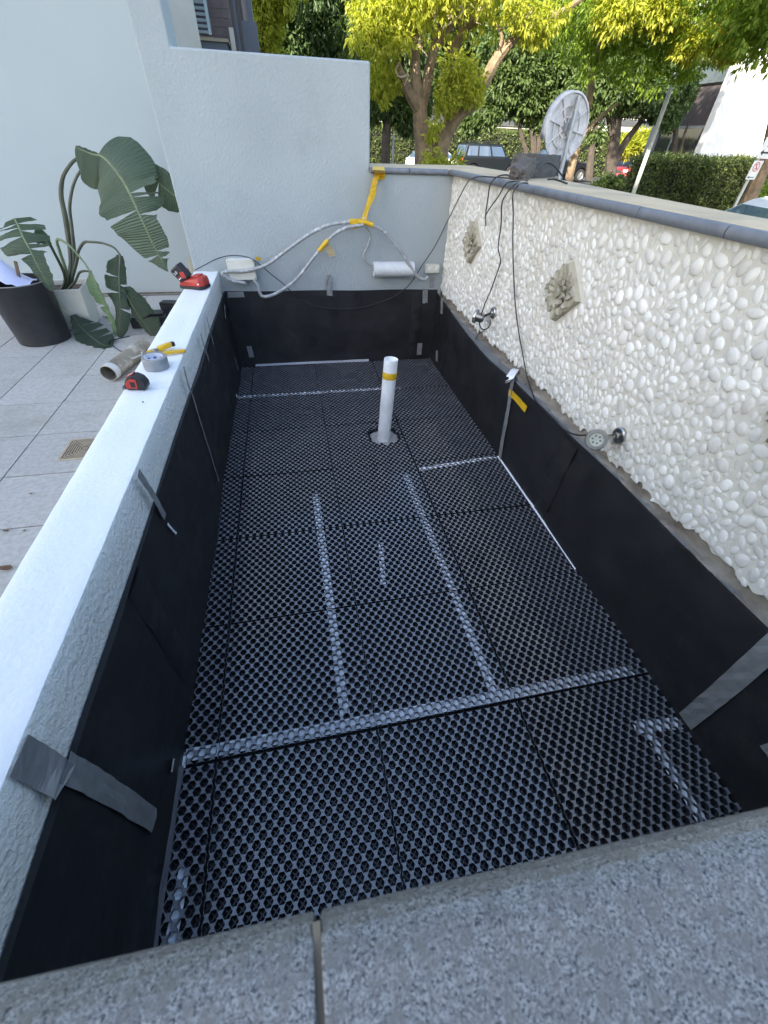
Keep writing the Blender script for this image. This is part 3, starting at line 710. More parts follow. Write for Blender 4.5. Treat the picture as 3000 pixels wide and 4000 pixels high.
# ------------------------------------------------------------------ stones and cables on the pebble wall
def rock(name, label, outline_fn, seed, m_, rough=.006):
    pass
M_BASALT = mat('dark_basalt', (.055, .055, .055), .9, (.09, .088, .085), 16, bump=.7, bscale=60, bdist=.006)
M_BASALT2 = mat('broken_grey_stone', (.115, .105, .095), .95, (.07, .064, .058), 22, bump=1.0, bscale=45, bdist=.012)
def roughblock(name, label, base, M3, size, mats, seed, jag=.012):
    """subdivided block; left (-x) and top are broken and uneven, the long face is sawn"""
    r = random.Random(seed); g = MB(); nx, ny, nz = 12, 7, 7; idx = {}; vs_ = []
    def key(i, j, k): return (i, j, k)
    def pt(i, j, k):
        x, y, z = (i/nx-.5), (j/ny-.5), k/nz
        x *= 1-.10*abs(z-.5)*2; y *= 1-.12*max(0, .25-z)*4*.6
        q = Vector((x*size[0], y*size[1], z*size[2]))
        if i == 0 or (i == 1): q += Vector((r.uniform(-1, 1), r.uniform(-.6, .6), r.uniform(-.6, .6)))*jag
        elif k == nz: q += Vector((0, 0, r.uniform(-.3, .2)))*jag
        else: q += Vector((r.uniform(-1, 1), r.uniform(-1, 1), r.uniform(-1, 1)))*jag*.10
        if k == 0: q.z = max(q.z*0, 0)
        return M3 @ q + Vector(base)
    for i in range(nx+1):
        for j in range(ny+1):
            for k in range(nz+1):
                if i in (0, nx) or j in (0, ny) or k in (0, nz): idx[(i, j, k)] = len(vs_); vs_.append(pt(i, j, k))
    fs, mi = [], []
    def q4(a, b, c_, d, m_): fs.append((idx[a], idx[b], idx[c_], idx[d])); mi.append(m_)
    for j in range(ny):
        for k in range(nz):
            q4((0, j, k), (0, j, k+1), (0, j+1, k+1), (0, j+1, k), 1); q4((nx, j, k), (nx, j+1, k), (nx, j+1, k+1), (nx, j, k+1), 0)
    for i in range(nx):
        for k in range(nz):
            q4((i, 0, k), (i+1, 0, k), (i+1, 0, k+1), (i, 0, k+1), 0); q4((i, ny, k), (i, ny, k+1), (i+1, ny, k+1), (i+1, ny, k), 0)
        for j in range(ny):
            q4((i, j, nz), (i+1, j, nz), (i+1, j+1, nz), (i, j+1, nz), 0); q4((i, j, 0), (i, j+1, 0), (i+1, j+1, 0), (i+1, j, 0), 0)
    g.v = [tuple(q) for q in vs_]; g.uv = [(0, 0)]*len(vs_); g.f = [list(f) for f in fs]; g.mi = mi
    o = g.build(name, mats, smooth=False); tag(o, label, 'stone', 'stones weighing down the cables'); return o
roughblock('stone_block', 'large dark sawn stone block with a broken end on the coping', (1.535, 2.98, 1.364), RZ(.62), (.34, .15, .105), [M_BASALT, M_BASALT2], 3)
roughblock('broken_stone', 'smaller broken grey stone leaning on the big block', (1.335, 2.72, 1.364), RZ(.75) @ RY(-.35), (.15, .085, .075), [M_BASALT2, M_BASALT2], 5, .010)
CZ = 1.368
def cable(label, pts, r=.0036, n=8):
    g = MB(); g.tube(spline(pts, n), r, 6); return tag(g.build('black_cable', M_BLACKRUB, smooth=True), label, 'cable', 'black cables draped over the coping')
cable('black cable looping from the stones with a blunt loose end', [PZ(2000, 690, CZ), PZ(1975, 683, CZ+.004), PZ(1940, 692, CZ+.004), PX(1915, 722, 1.188), PX(1905, 780, 1.195), PX(1897, 840, 1.205), PX(1898, 884, 1.21)])
cable('black cable rising from its loose end back over the coping to the broken stone', [PX(1897, 842, 1.207), PX(1912, 815, 1.20), PX(1945, 770, 1.192), PX(1968, 730, 1.186), PX(1985, 713, 1.19), PZ(2005, 709, CZ), PZ(2030, 706, CZ)])
cable('black cable running down the pebbles to the farther spotlight', [PZ(2060, 707, CZ), PZ(2040, 702, CZ+.012), PZ(2010, 722, CZ+.004), PX(1975, 762, 1.186), PX(1960, 800, 1.20), PX(1957, 880, 1.218), PX(1946, 965, 1.225), PX(1955, 1020, 1.226), PX(1940, 1070, 1.226), PX(1915, 1140, 1.222), PX(1893, 1190, 1.19), PX(1876, 1245, 1.165),
       PX(1874, 1270, 1.18), PX(1884, 1286, 1.20), PX(1900, 1285, 1.205), PX(1914, 1270, 1.20), PX(1914, 1252, 1.185)])
cable('longest black cable down the pebbles and along the ledge to the nearer spotlight', [PZ(2062, 716, CZ), PZ(2040, 714, CZ+.006), PZ(2020, 730, CZ+.003), PX(2003, 762, 1.186), PX(2005, 840, 1.21), PX(2003, 940, 1.222), PX(2006, 1060, 1.226), PX(2012, 1180, 1.228), PX(2025, 1290, 1.228), PX(2045, 1400, 1.23), PX(2058, 1470, 1.232), PX(2075, 1520, 1.228),
       PX(2092, 1565, 1.222), PX(2130, 1605, 1.215), PX(2170, 1645, 1.21), PX(2205, 1680, 1.205), PX(2250, 1698, 1.19), PX(2290, 1700, 1.165)])
cable('black cable bowing over the back of the large stone block', [PZ(2068, 690, CZ+.01), PY(2090, 668, 2.75), PY(2110, 645, 2.8), PY(2135, 637, 2.85), PY(2160, 645, 2.85), PY(2185, 672, 2.85), PY(2205, 700, 2.85), PY(2222, 718, 2.8)], .004)
cable('black cable lying behind the large stone block', [PZ(2140, 700, CZ), PZ(2165, 700, CZ), PZ(2190, 707, CZ), PZ(2215, 717, CZ)], .004)
g = MB(); g.tube(spline([PX(1892, 1292, 1.243), PX(1880, 1298, 1.235), PX(1868, 1308, 1.215), PX(1858, 1328, 1.212)], 6), .0025, 6)
tag(g.build('wire_stub', M_BLACKRUB, smooth=True), 'short wire stub poking from the pebbles below the farther spotlight', 'wire')

# carved flower tiles
M_CARVE = mat('sandstone_carving', (.40, .37, .29), .85, (.39, .36, .285), 25, bump=.3, bscale=90, bdist=.003, dirt=(.17, .15, .11), dscale=18, dlo=.54, dhi=.8)
def petal(mb, c_, ang, ln, wd, lift0, lift1):
    """petal in the local (u, v, h) of the tile; h out of the wall"""
    ca, sa = math.cos(ang), math.sin(ang); vs_ = []
    for t, wv, h in ((0, .45, lift0), (.35, .95, lift0+(lift1-lift0)*.5), (.7, 1.0, lift1), (.92, .6, lift1*1.02), (1.0, .08, lift1*.95)):
        for s_, dh in ((-1, .004), (0, -.007), (1, .004)):
            u = t*ln; v = s_*wv*wd/2; vs_.append((c_[0]+u*ca-v*sa, c_[1]+u*sa+v*ca, h+dh))
    b = len(vs_); vs_ += [(u, v, max(h-.016, 0)) for u, v, h in vs_]
    fs = []
    for i in range(4):
        for k in range(2):
            a = i*3+k; fs.append((a, a+1, a+4, a+3))
        fs += [(i*3, i*3+3, b+i*3+3, b+i*3), (i*3+2, b+i*3+2, b+i*3+5, i*3+5)]
    fs += [(12, 13, b+13, b+12), (13, 14, b+14, b+13)]
    mb.add(vs_, fs)
def carved(label, y, z):
    t = thing('carved_tile', label, 'wall ornament', (XPB, y, z), 'carved flower tiles on the pebble wall')
    HWY, HHZ = .140, .122; DEP = .022
    Ml = Matrix(((0, 0, -1, XPB+.002), (-1, 0, 0, y), (0, 1, 0, z), (0, 0, 0, 1)))    # local u = -y, v = z, h = -x
    def put(g): g.v = [tuple(Ml @ Vector(q)) for q in g.v]
    g = MB(); pts = []
    for k in range(4):
        a0 = [(HWY, 0), (0, HHZ), (-HWY, 0), (0, -HHZ)][k]; a1 = [(HWY, 0), (0, HHZ), (-HWY, 0), (0, -HHZ)][(k+1) % 4]
        for s_ in range(7):
            f = s_/7; wv = 1+.05*math.sin(f*7*PI) if 0 < s_ else 1
            pts.append(((a0[0]*(1-f)+a1[0]*f)*wv, (a0[1]*(1-f)+a1[1]*f)*wv))
    n = len(pts); g.add([(u*1.06, v*1.06, 0) for u, v in pts] + [(u, v, DEP) for u, v in pts] + [(u*.9, v*.9, DEP+.004) for u, v in pts],
        [(i, (i+1) % n, n+(i+1) % n, n+i) for i in range(n)] + [(n+i, n+(i+1) % n, 2*n+(i+1) % n, 2*n+i) for i in range(n)] + [tuple(range(2*n, 3*n))])
    put(g); g.build('backing', M_CARVE, t)
    for k in range(12):
        a = 2*PI*k/12+.13; g = MB(); ln = .082 if k % 3 else .098
        petal(g, (.018*math.cos(a), .018*math.sin(a)), a, ln, .036, DEP-.004, DEP+.016); put(g); g.build('petal', M_CARVE, t)
    for k in range(11):
        a = 2*PI*k/11; g = MB(); petal(g, (.014*math.cos(a), .014*math.sin(a)), a, .050, .025, DEP+.004, DEP+.027); put(g); g.build('petal', M_CARVE, t)
    for s_, a in ((1, PI/2), (-1, -PI/2)):
        for da in (-.28, 0, .28):
            g = MB(); petal(g, (0, s_*.045), a+da, .074 if da == 0 else .058, .022, DEP, DEP+.007); put(g); g.build('leaf_tip', M_CARVE, t)
    for s_, a in ((1, 0), (-1, PI)):
        g = MB(); petal(g, (s_*.07, 0), a, .062, .024, DEP, DEP+.006); put(g); g.build('leaf_tip', M_CARVE, t)
    g = MB(); g.lathe([(.021, DEP+.005), (.021, DEP+.022), (.017, DEP+.027), (0, DEP+.028)], 18)
    for k in range(-4, 5): g.box((k*.0042, 0, DEP+.0282), (.0018, 2*math.sqrt(max(.0001, .018**2-(k*.0042)**2)), .003))
    put(g); g.build('flower_centre', M_CARVE, t)
carved('carved stone flower tile in the far corner of the pebble wall', *CARVE[0])
carved('carved stone flower tile in the middle of the pebble wall', *CARVE[1])
carved('carved stone flower tile cut off by the right edge of the view', *CARVE[2])

# spotlights
M_LENS = mat('led_lens', (.40, .42, .36), .15, (.52, .52, .42), 60, .4, .6, spec=.8, coat=.5)
M_LENSB = mat('sky_glass_lens', (.10, .13, .20), .08, spec=.9, coat=1)
def spot(label, base, head, aim, lens, r=.044, depth=.055):
    t = thing('spotlight', label, 'spotlight', base, 'stainless spotlights on the pebble wall')
    base, head, aim = Vector(base), Vector(head), Vector(aim).normalized()
    Mb = T4(base, frame((-1, 0, 0)))
    g = MB(); g.lathe([(0, .022), (.012, .022), (.014, .014), (.030, .011), (.034, .006), (.034, -.004), (0, -.004)], 28, Mb); g.build('wall_plate', M_STEEL, t, smooth=True)
    back = head-aim*depth*.55
    d = (back-base); side = d.cross(Vector((0, 0, 1))).normalized()
    for s_ in (-1, 1):
        g = MB(); a = base+Vector((-.018, 0, 0))+side*.006*s_; b = back+side*.010*s_; Mx = frame(b-a); g.box((a+b)/2, (.004, .012, (b-a).length), Mx); g.build('bracket_arm', M_STEEL, t)
    Mh = T4(head, frame(aim))
    g = MB(); g.lathe([(0, -depth), (.020, -depth), (.028, -depth*.8), (.030, -depth*.2), (.033, -.006), (.033, 0)], 30, Mh); g.build('housing', M_DARKSTEEL, t, smooth=True)
    g = MB(); g.lathe([(r-.004, -.008), (r, -.005), (r, .004), (r-.003, .008), (r*.68, .008), (r*.62, .002), (r*.62, -.003)], 36, Mh); rg = g.build('bezel', M_STEEL, t, smooth=True)
    for k in range(3):
        a = k*2*PI/3+.4; g = MB(); g.lathe([(0, .0095), (.003, .0095), (.003, .0078)], 8, Mh @ Matrix.Translation((r*.84*math.cos(a), r*.84*math.sin(a), 0))); g.build('bezel_screw', M_DARKSTEEL, rg)
    g = MB(); g.lathe([(0, .0015), (r*.61, .001), (r*.615, -.002)], 30, Mh); ln = g.build('lens', lens, t, smooth=True)
    if lens is M_LENS:
        for k in range(6):
            a = k*PI/3; g = MB(); g.lathe([(0, .0042), (.0035, .0038), (.0045, .0018)], 8, Mh @ Matrix.Translation((r*.36*math.cos(a), r*.36*math.sin(a), 0))); g.build('led', M_LENSB, ln)
spot('stainless spotlight aimed aside low on the pebble wall, farther one', (XPB-.006, 2.545, .716), (1.150, 2.600, .682), (-.62, .52, .10), M_LENSB, .043)
spot('stainless spotlight with visible leds above the ledge, nearer one', (XPB-.006, 1.186, .652), (1.128, 1.172, .652), (-.75, -.72, .40), M_LENS, .042)
# ------------------------------------------------------------------ tools on the low wall
W0 = ZW+.002
# battery charger with battery
ch = thing('battery_charger', 'red and black battery charger on the far end of the low wall', 'charger', (-.645, 3.25, W0))
Mch = T4((-.645, 3.215, W0), RZ(-.35))
def loc(g, M): g.v = [tuple(M @ Vector(q)) for q in g.v]; return g
g = MB(); hx, hy = .088, .066
foot = [(-hx, -hy*.75), (-hx*.72, -hy), (hx*.72, -hy), (hx, -hy*.6), (hx, hy*.6), (hx*.7, hy), (-hx*.7, hy), (-hx, hy*.75)]
g.prism(foot, 0, .018, lambda p, h: (p[0], p[1], h)); loc(g, Mch).build('base', M_BLACKP, ch, bevel=.004)
g = MB(); n = len(foot); lay = [(.985, .018, 0), (.97, .036, 0), (.88, .056, .004), (.62, .064, .006)]
vs_ = [(x*s_+dx, y*s_, z+(.010*(x/hx) if z > .03 else 0)) for s_, z, dx in lay for x, y in foot]
g.add(vs_, [(k*n+i, k*n+(i+1) % n, (k+1)*n+(i+1) % n, (k+1)*n+i) for k in range(len(lay)-1) for i in range(n)] + [tuple((len(lay)-1)*n+i for i in range(n)), tuple(range(n))[::-1]])
loc(g, Mch).build('shell', M_RED, ch, bevel=.006, seg=3)
g = MB(); g.box((.030, 0, .072), (.055, .070, .010), RY(-.11)); loc(g, Mch).build('slot', M_RED, ch, bevel=.006)
for k in range(9):
    g = MB(); g.box((-.060+k*.009, -hy*.97, .034), (.0035, .004, .020-.006*abs(k-4)/4), RX(-.1)); loc(g, Mch).build('vent_slat', M_RED, ch)
g = MB(); g.box((.058, -.064, .034), (.010, .003, .008)); loc(g, Mch).build('indicator', M_WHITEP, ch)
bt = thing('battery', 'black power-tool battery with red panel tilted in the charger', 'battery', (-.70, 3.22, W0+.04))
Mbt = T4((-.712, 3.205, W0+.088), RZ(-.35) @ RY(-.62) @ RX(.10))
g = MB(); g.box((0, 0, 0), (.074, .072, .092)); loc(g, Mbt).build('case', M_BLACKP, bt, bevel=.010, seg=3)
g = MB(); g.box((-.0382, -.004, .004), (.002, .044, .050)); loc(g, Mbt).build('label_plate', mat('dark_label', (.03, .03, .032), .4), bt)
g = MB(); g.box((.020, -.0375, -.016), (.030, .004, .036), RY(.4)); loc(g, Mbt).build('release_tab', M_RED, bt, bevel=.002)
g = MB(); g.box((.020, .0375, -.016), (.030, .004, .036), RY(.4)); loc(g, Mbt).build('release_tab', M_RED, bt, bevel=.002)
def text3d(name, body, size, M4, m_, parent=None, ext=.0005, align='CENTER'):
    cu = bpy.data.curves.new(name, 'FONT'); cu.body = body; cu.size = size; cu.extrude = ext; cu.align_x = align; cu.align_y = 'CENTER'
    o = bpy.data.objects.new(name, cu); C.objects.link(o)
    bpy.context.view_layer.update()
    me = bpy.data.meshes.new_from_object(o.evaluated_get(bpy.context.evaluated_depsgraph_get())); bpy.data.objects.remove(o)
    me.materials.clear(); me.materials.append(m_); me.transform(M4)
    return link(name, me, parent)
M_WPRINT = mat('white_print', (.75, .75, .75), .5)
M_BLUEPRINT = mat('blue_print', (.10, .13, .42), .5)
# face towards the camera (-y side): 5.0
text3d('printed_mark', '5.0', .022, Mbt @ T4((-.012, -.0366, .016), RX(PI/2)), M_WPRINT, bt)
g = MB(); g.box((-.014, -.0367, -.010), (.030, .001, .004)); loc(g, Mbt).build('printed_line', M_RED, bt)
g = MB(); g.box((-.016, -.0367, -.020), (.026, .001, .005)); loc(g, Mbt).build('printed_line', M_WPRINT, bt)
# timber stick behind
g = MB(); a, b = PY(752, 1062, 3.54), PY(735, 1003, 3.56); g.box((a+b)/2, (.020, .010, (b-a).length), frame(b-a)); 
tag(g.build('timber_stick', mat('pale_timber', (.42, .36, .24), .7, (.35, .29, .18), 30), bevel=.002), 'short timber stick standing behind the battery', 'stick')

# duct tape roll
dr = thing('tape_roll', 'roll of silver duct tape lying on the low wall', 'tape roll', (-.632, 1.898, W0))
Mdr = T4((-.632, 1.900, W0), RX(.0) @ RY(.03))
g = MB(); g.lathe([(.0375, .001), (.0505, 0), (.0515, .002), (.0515, .046), (.0505, .048), (.0375, .048)], 48, Mdr); g.build('tape_winding', mat('silver_tape_roll', (.25, .265, .275), .4, (.29, .305, .315), 20, metal=.2), dr, smooth=True)
g = MB(); g.lathe([(.0374, .0485), (.0374, .0005), (.0352, .0005), (.0352, .0490), (.0374, .0485)], 48, Mdr); g.build('cardboard_core', mat('white_core', (.62, .63, .68), .6), dr, smooth=True)
for k in range(8):
    an = .2+2*PI*k/8; g = MB()
    for zz, hgt, wid in ((.030, .010, .17), (.017, .004, .22)):
        vs_ = [(.0349*math.cos(an+s_), .0349*math.sin(an+s_), zz+q) for q in (-hgt/2, hgt/2) for s_ in np.linspace(-wid, wid, 6)]
        g.add(vs_, [(i, i+1, 7+i, 6+i) for i in range(5)])
    loc(g, Mdr).build('printed_mark', M_BLUEPRINT, dr)

# wire strippers
wsx = thing('wire_stripper', 'yellow-handled wire strippers lying open on the low wall', 'pliers', (-.64, 2.06, W0))
def K(a, b, z=W0+.010): return PZ(380+a/4.1475, 1280+b/4.1475, z)
def flatbar(path, w0, w1, h, m_, name, par, bev=.003, z=None):
    P = spline(path, 5); N = len(P); g = MB(); vs_ = []
    for i in range(N):
        T = (P[min(i+1, N-1)]-P[max(i-1, 0)]).normalized(); s_ = T.cross(Vector((0, 0, 1))).normalized(); wv = (w0+(w1-w0)*i/(N-1))/2
        for q in (-1, 1):
            for zz in (-h/2, h/2): vs_.append(P[i]+s_*wv*q+Vector((0, 0, zz)))
    fs = [(i*4, i*4+1, i*4+3, i*4+2) for i in (0,)] + [((N-1)*4, (N-1)*4+2, (N-1)*4+3, (N-1)*4+1)]
    for i in range(N-1):
        a = i*4; b = a+4
        fs += [(a, b, b+1, a+1), (a+2, a+3, b+3, b+2), (a, a+2, b+2, b), (a+1, b+1, b+3, a+3)]
    g.add(vs_, fs); return g.build(name, m_, par, bevel=bev)
flatbar([K(1060, 415), K(1250, 390), K(1430, 372)], .015, .019, .014, M_YELP, 'handle', wsx, .004)
flatbar([K(975, 355), K(1090, 305, W0+.018), K(1195, 270, W0+.02)], .026, .024, .020, M_YELP, 'handle', wsx, .003)
flatbar([K(1190, 272, W0+.02), K(1250, 255, W0+.02)], .022, .017, .020, M_BLACKP, 'handle_end', wsx, .004)
flatbar([K(1060, 410), K(940, 385), K(850, 400), K(740, 432)], .012, .018, .006, M_STEEL, 'jaw', wsx, .001)
flatbar([K(985, 350, W0+.016), K(900, 365, W0+.016), K(800, 400, W0+.014), K(720, 440, W0+.012)], .020, .014, .006, M_DARKSTEEL, 'jaw', wsx, .001)
flatbar([K(740, 432), K(650, 462), K(590, 490), K(540, 492)], .010, .003, .005, M_STEEL, 'nose', wsx, .001)
flatbar([K(740, 432, W0+.013), K(640, 455, W0+.012), K(560, 500, W0+.010)], .009, .003, .004, M_STEEL, 'nose', wsx, .001)
g = MB(); g.tube([K(900, 365, W0+.022), K(800, 395, W0+.020)], .004, 8); g.build('adjuster', M_YELP, wsx)
for a, b in ((735, 430), (925, 385)):
    g = MB(); g.lathe([(.005, .0), (.005, .008), (.0035, .010), (0, .010)], 12, T4(K(a, b, W0+.012))); g.build('rivet', M_STEEL, wsx)

# tape measure
tmz = thing('tape_measure', 'scuffed red and black tape measure lying on the low wall', 'tape measure', (-.662, 1.69, W0))
Mt = T4((-.660, 1.695, W0), RZ(-.18))
side = [(-.040, .004), (-.034, 0), (.030, 0), (.042, .012), (.043, .032), (.032, .052), (.010, .062), (-.012, .060), (-.030, .046), (-.040, .030)]
g = MB(); g.prism(side, -.021, .021, lambda p, h: (p[0], h, p[1])); loc(g, Mt).build('case', M_BLACKP, tmz, bevel=.006, seg=3)
ins = [(-.036, .010), (.008, .008), (.012, .046), (-.006, .050), (-.022, .042), (-.036, .028)]
for sg in (-1, 1):
    g = MB(); g.prism(ins, sg*.0205, sg*.0230, lambda p, h: (p[0], h, p[1])); sp = loc(g, Mt).build('side_panel', M_RED, tmz, bevel=.002)
    g = MB(); g.box((-.006, sg*.0235, .026), (.018, .002, .022)); loc(g, Mt).build('badge', M_BLACKP, sp, bevel=.0008)
g = MB(); g.box((-.014, 0, .0575), (.036, .030, .003), RY(-.42)); loc(g, Mt).build('top_panel', M_RED, tmz, bevel=.001)
for yy in (-.006, .004):
    g = MB(); g.box((-.013, yy, .0590), (.026, .003, .0012), RY(-.42)); loc(g, Mt).build('scuff', M_WPRINT, tmz)
g = MB(); g.box((-.044, 0, .010), (.010, .030, .016)); loc(g, Mt).build('mouth', M_BLACKP, tmz, bevel=.002)
g = MB(); g.box((-.053, 0, .009), (.012, .020, .0012)); g.box((-.0585, 0, .004), (.0014, .024, .014)); loc(g, Mt).build('hook', M_STEEL, tmz)
g = MB(); g.box((0, 0, 0), (.006, .004, .003), RZ(.4)); g.v = [tuple(Vector(q)+PZ(558, 1570, W0+.002)) for q in g.v]
tag(g.build('debris_crumb', M_BLACKP), 'tiny dark crumb on the low wall in front of the tape measure', 'debris')

# ------------------------------------------------------------------ on the patio
# dirty pipe offcut
pc = thing('pipe_offcut', 'muddy grey pipe offcut lying on the patio tiles', 'pipe', (-1.25, 3.2, ZP))
A, B = Vector((-1.318, 2.985, ZP+.060)), Vector((-1.195, 3.50, ZP+.058)); ax = B-A; Mq = T4(A, frame(ax)); L_ = ax.length
M_MUDPVC = mat('muddy_pvc', (.50, .48, .42), .7, (.27, .235, .18), 9, .42, .58, bump=.3, bscale=40, dirt=(.20, .17, .125), dscale=6, dlo=.45, dhi=.6)
g = MB(); g.lathe([(.050, .03), (.050, .001), (.0515, 0), (.054, 0), (.0545, .002), (.0545, .07), (.0548, .075), (.0548, L_*.55), (.0545, L_-.002), (.0515, L_), (.050, L_-.002), (.050, .03)], 36, Mq)
g.build('pipe_body', M_MUDPVC, pc, smooth=True)
g = MB(); g.lathe([(.0546, .003), (.0551, .004), (.0551, .055), (.0546, .058)], 36, Mq); g.build('clean_end', mat('clean_pvc', (.60, .61, .60), .5, (.5, .5, .47), 8), pc, smooth=True)
g = MB(); g.lathe([(.0495, .004), (.0495, .30)], 30, Mq); g.build('inner_dirt', mat('inner_dirt', (.14, .12, .095), .95, (.22, .2, .17), 40), pc)
# cord on the tiles
cordp = [PZ(200+a/2.765, 1000+b/2.765, ZP+.005) for a, b in ((850, 865), (760, 885), (690, 900), (665, 935), (675, 975), (720, 1010), (760, 1030), (800, 1030))]
g = MB(); g.tube(spline(cordp, 8), .0035, 6); tag(g.build('loose_cable', M_BLACKRUB, smooth=True), 'dark cord curled on the tiles beside the pipe offcut', 'cord')
# floor drain
fd = thing('floor_drain', 'square brass floor drain grate set in the patio', 'drain', (-1.225, 2.136, ZP))
M_BRASS = mat('dull_brass', (.50, .42, .31), .5, (.38, .31, .23), 25, metal=.3)
dc = Vector((-1.226, 2.136, ZP+.003)); hs = .106
g = MB(); g.b2(dc+Vector((-hs, -hs, -.004)), dc+Vector((hs, hs, -.0015))); g.build('sump', mat('dark_sump', (.02, .017, .012), .9), fd)
g = MB()
for a, b in (((-hs, -hs), (hs, -hs+.012)), ((-hs, hs-.012), (hs, hs)), ((-hs, -hs+.012), (-hs+.012, hs-.012)), ((hs-.012, -hs+.012), (hs, hs-.012))):
    g.b2(dc+Vector((*a, -.003)), dc+Vector((*b, .001)))
g.build('rim', M_BRASS, fd, bevel=.001)
for k in range(8):
    d = .011+k*.0118
    for q in range(4):
        g = MB(); ln = max(.006, d*2-.016); g.box((0, -d, .0), (ln, .0050, .003)); R = RZ(q*PI/2)
        g.v = [tuple(R @ Vector(p)+dc) for p in g.v]; g.build('bar', M_BRASS, fd)
for q in range(2):
    g = MB(); g.box((0, 0, -.0008), (.27, .005, .0025), RZ(PI/4+q*PI/2)); g.v = [tuple(Vector(p)+dc) for p in g.v]; g.build('bar', M_BRASS, fd)

# black bucket with rubbish
bk = thing('bucket', 'black plastic bin at the left edge of the view', 'bin', (-2.06, 3.88, ZP))
bc = Vector((-2.062, 3.885, ZP))
g = MB(); g.lathe([(0, .006), (.168, .006), (.176, .012), (.205, .435), (.209, .438), (.214, .438), (.214, .428), (.2105, .424), (.182, .006), (.174, 0), (0, 0)], 48, T4(bc)); g.build('body', M_BLACKP, bk, smooth=True)
M_RIM = mat('scuffed_rim', (.16, .16, .165), .4)
g = MB(); g.lathe([(.2085, .4385), (.2140, .4388), (.2150, .434)], 48, T4(bc)); g.build('rim', M_RIM, bk, smooth=True)
rb = MB(); q = bc+Vector((.02, .02, .42)); rb.box(q, (.02, .01, .30), RY(.35) @ RX(.15))
tag(rb.build('timber_offcut', mat('brown_timber', (.18, .12, .085), .8, (.13, .09, .06), 30)), 'brown timber offcut sticking up in the bin', 'timber')
g = MB(); vs_ = []; r = random.Random(4)
for i in range(9):
    for j in range(9):
        x, y = (i/8-.5)*.30-.05, (j/8-.5)*.26+.02
        z = .40+.22*math.exp(-((x+.10)**2+(y-.02)**2)/.014)+.012*r.uniform(-1, 1)
        vs_.append(bc+Vector((x, y, z)))
g.add(vs_, [(i*9+j, (i+1)*9+j, (i+1)*9+j+1, i*9+j+1) for i in range(8) for j in range(8)])
tag(g.build('plastic_bag', mat('violet_white_plastic', (.60, .60, .80), .4), smooth=True), 'white plastic bag bulging out of the bin', 'bag')

# square pot with the plant
pt = thing('planter_pot', 'square cream planter pot beside the bin', 'pot', (-1.90, 4.20, ZP))
M_POT = mat('cream_pot', (.53, .515, .46), .7, (.47, .455, .40), 6, bump=.1, bscale=60, dirt=(.33, .29, .23), dscale=7, dlo=.62, dhi=.85)
pcx = Vector((-1.925, 4.225, ZP)); Rp = RZ(.12)
g = MB(); lay = [(.150, 0), (.185, .325), (.168, .325), (.158, .25), (0.001, .25)]
vs_ = [Rp @ Vector((a*h, b*h, z)) + pcx for h, z in lay for a, b in ((-1, -1), (1, -1), (1, 1), (-1, 1))]
g.add(vs_, [(k*4+i, k*4+(i+1) % 4, (k+1)*4+(i+1) % 4, (k+1)*4+i) for k in range(3) for i in range(4)] + [(0, 3, 2, 1)]); g.build('pot_body', M_POT, pt, bevel=.008)
g = MB(); g.add([Rp @ Vector((a*.16, b*.16, .285+.01*random.random())) + pcx for a, b in ((-1, -1), (1, -1), (1, 1), (-1, 1))], [(0, 1, 2, 3)]); g.build('soil', mat('potting_soil', (.10, .075, .055), .95, (.05, .04, .03), 30, bump=1, bscale=50, bdist=.01), pt)

# bird-of-paradise plant
def blade_mat(name, c1, c2):
    M = bpy.data.materials.new(name); M.use_nodes = True; N = M.node_tree.nodes; L = M.node_tree.links; P = N['Principled BSDF']
    P.inputs['Roughness'].default_value = .42; P.inputs['Specular IOR Level'].default_value = .5
    uv = N.new('ShaderNodeUVMap').outputs[0]
    wv = N.new('ShaderNodeTexWave'); wv.wave_type = 'BANDS'; wv.bands_direction = 'Y'; wv.inputs['Scale'].default_value = 5.2; wv.inputs['Distortion'].default_value = 2.2; wv.inputs['Detail'].default_value = 2
    L.new(uv, wv.inputs['Vector'])
    no = N.new('ShaderNodeTexNoise'); no.inputs['Scale'].default_value = 9; L.new(N.new('ShaderNodeTexCoord').outputs['Object'], no.inputs['Vector'])
    x = N.new('ShaderNodeMix'); x.data_type = 'RGBA'; x.inputs[6].default_value = (*c1, 1); x.inputs[7].default_value = (*c2, 1); L.new(no.outputs['Fac'], x.inputs[0])
    sx = N.new('ShaderNodeSeparateXYZ'); L.new(uv, sx.inputs[0]); ab = N.new('ShaderNodeMath'); ab.operation = 'ABSOLUTE'; L.new(sx.outputs[0], ab.inputs[0])
    mr = N.new('ShaderNodeMapRange'); mr.inputs[1].default_value = .02; mr.inputs[2].default_value = .055; L.new(ab.outputs[0], mr.inputs[0])
    y = N.new('ShaderNodeMix'); y.data_type = 'RGBA'; y.inputs[6].default_value = (.19, .23, .12, 1); L.new(x.outputs[2], y.inputs[7]); L.new(mr.outputs[0], y.inputs[0])
    L.new(y.outputs[2], P.inputs['Base Color'])
    b = N.new('ShaderNodeBump'); b.inputs['Strength'].default_value = .6; b.inputs['Distance'].default_value = .008; L.new(wv.outputs['Fac'], b.inputs['Height']); L.new(b.outputs[0], P.inputs['Normal'])
    t = N.new('ShaderNodeBsdfTranslucent'); t.inputs['Color'].default_value = (c2[0]*1.3, c2[1]*1.5, c2[2]*.8, 1)
    ms = N.new('ShaderNodeMixShader'); ms.inputs[0].default_value = .2; L.new(P.outputs[0], ms.inputs[1]); L.new(t.outputs[0], ms.inputs[2]); L.new(ms.outputs[0], N['Material Output'].inputs['Surface'])
    return M
M_BLADE = blade_mat('strelitzia_blade', (.052, .080, .050), (.085, .122, .080))
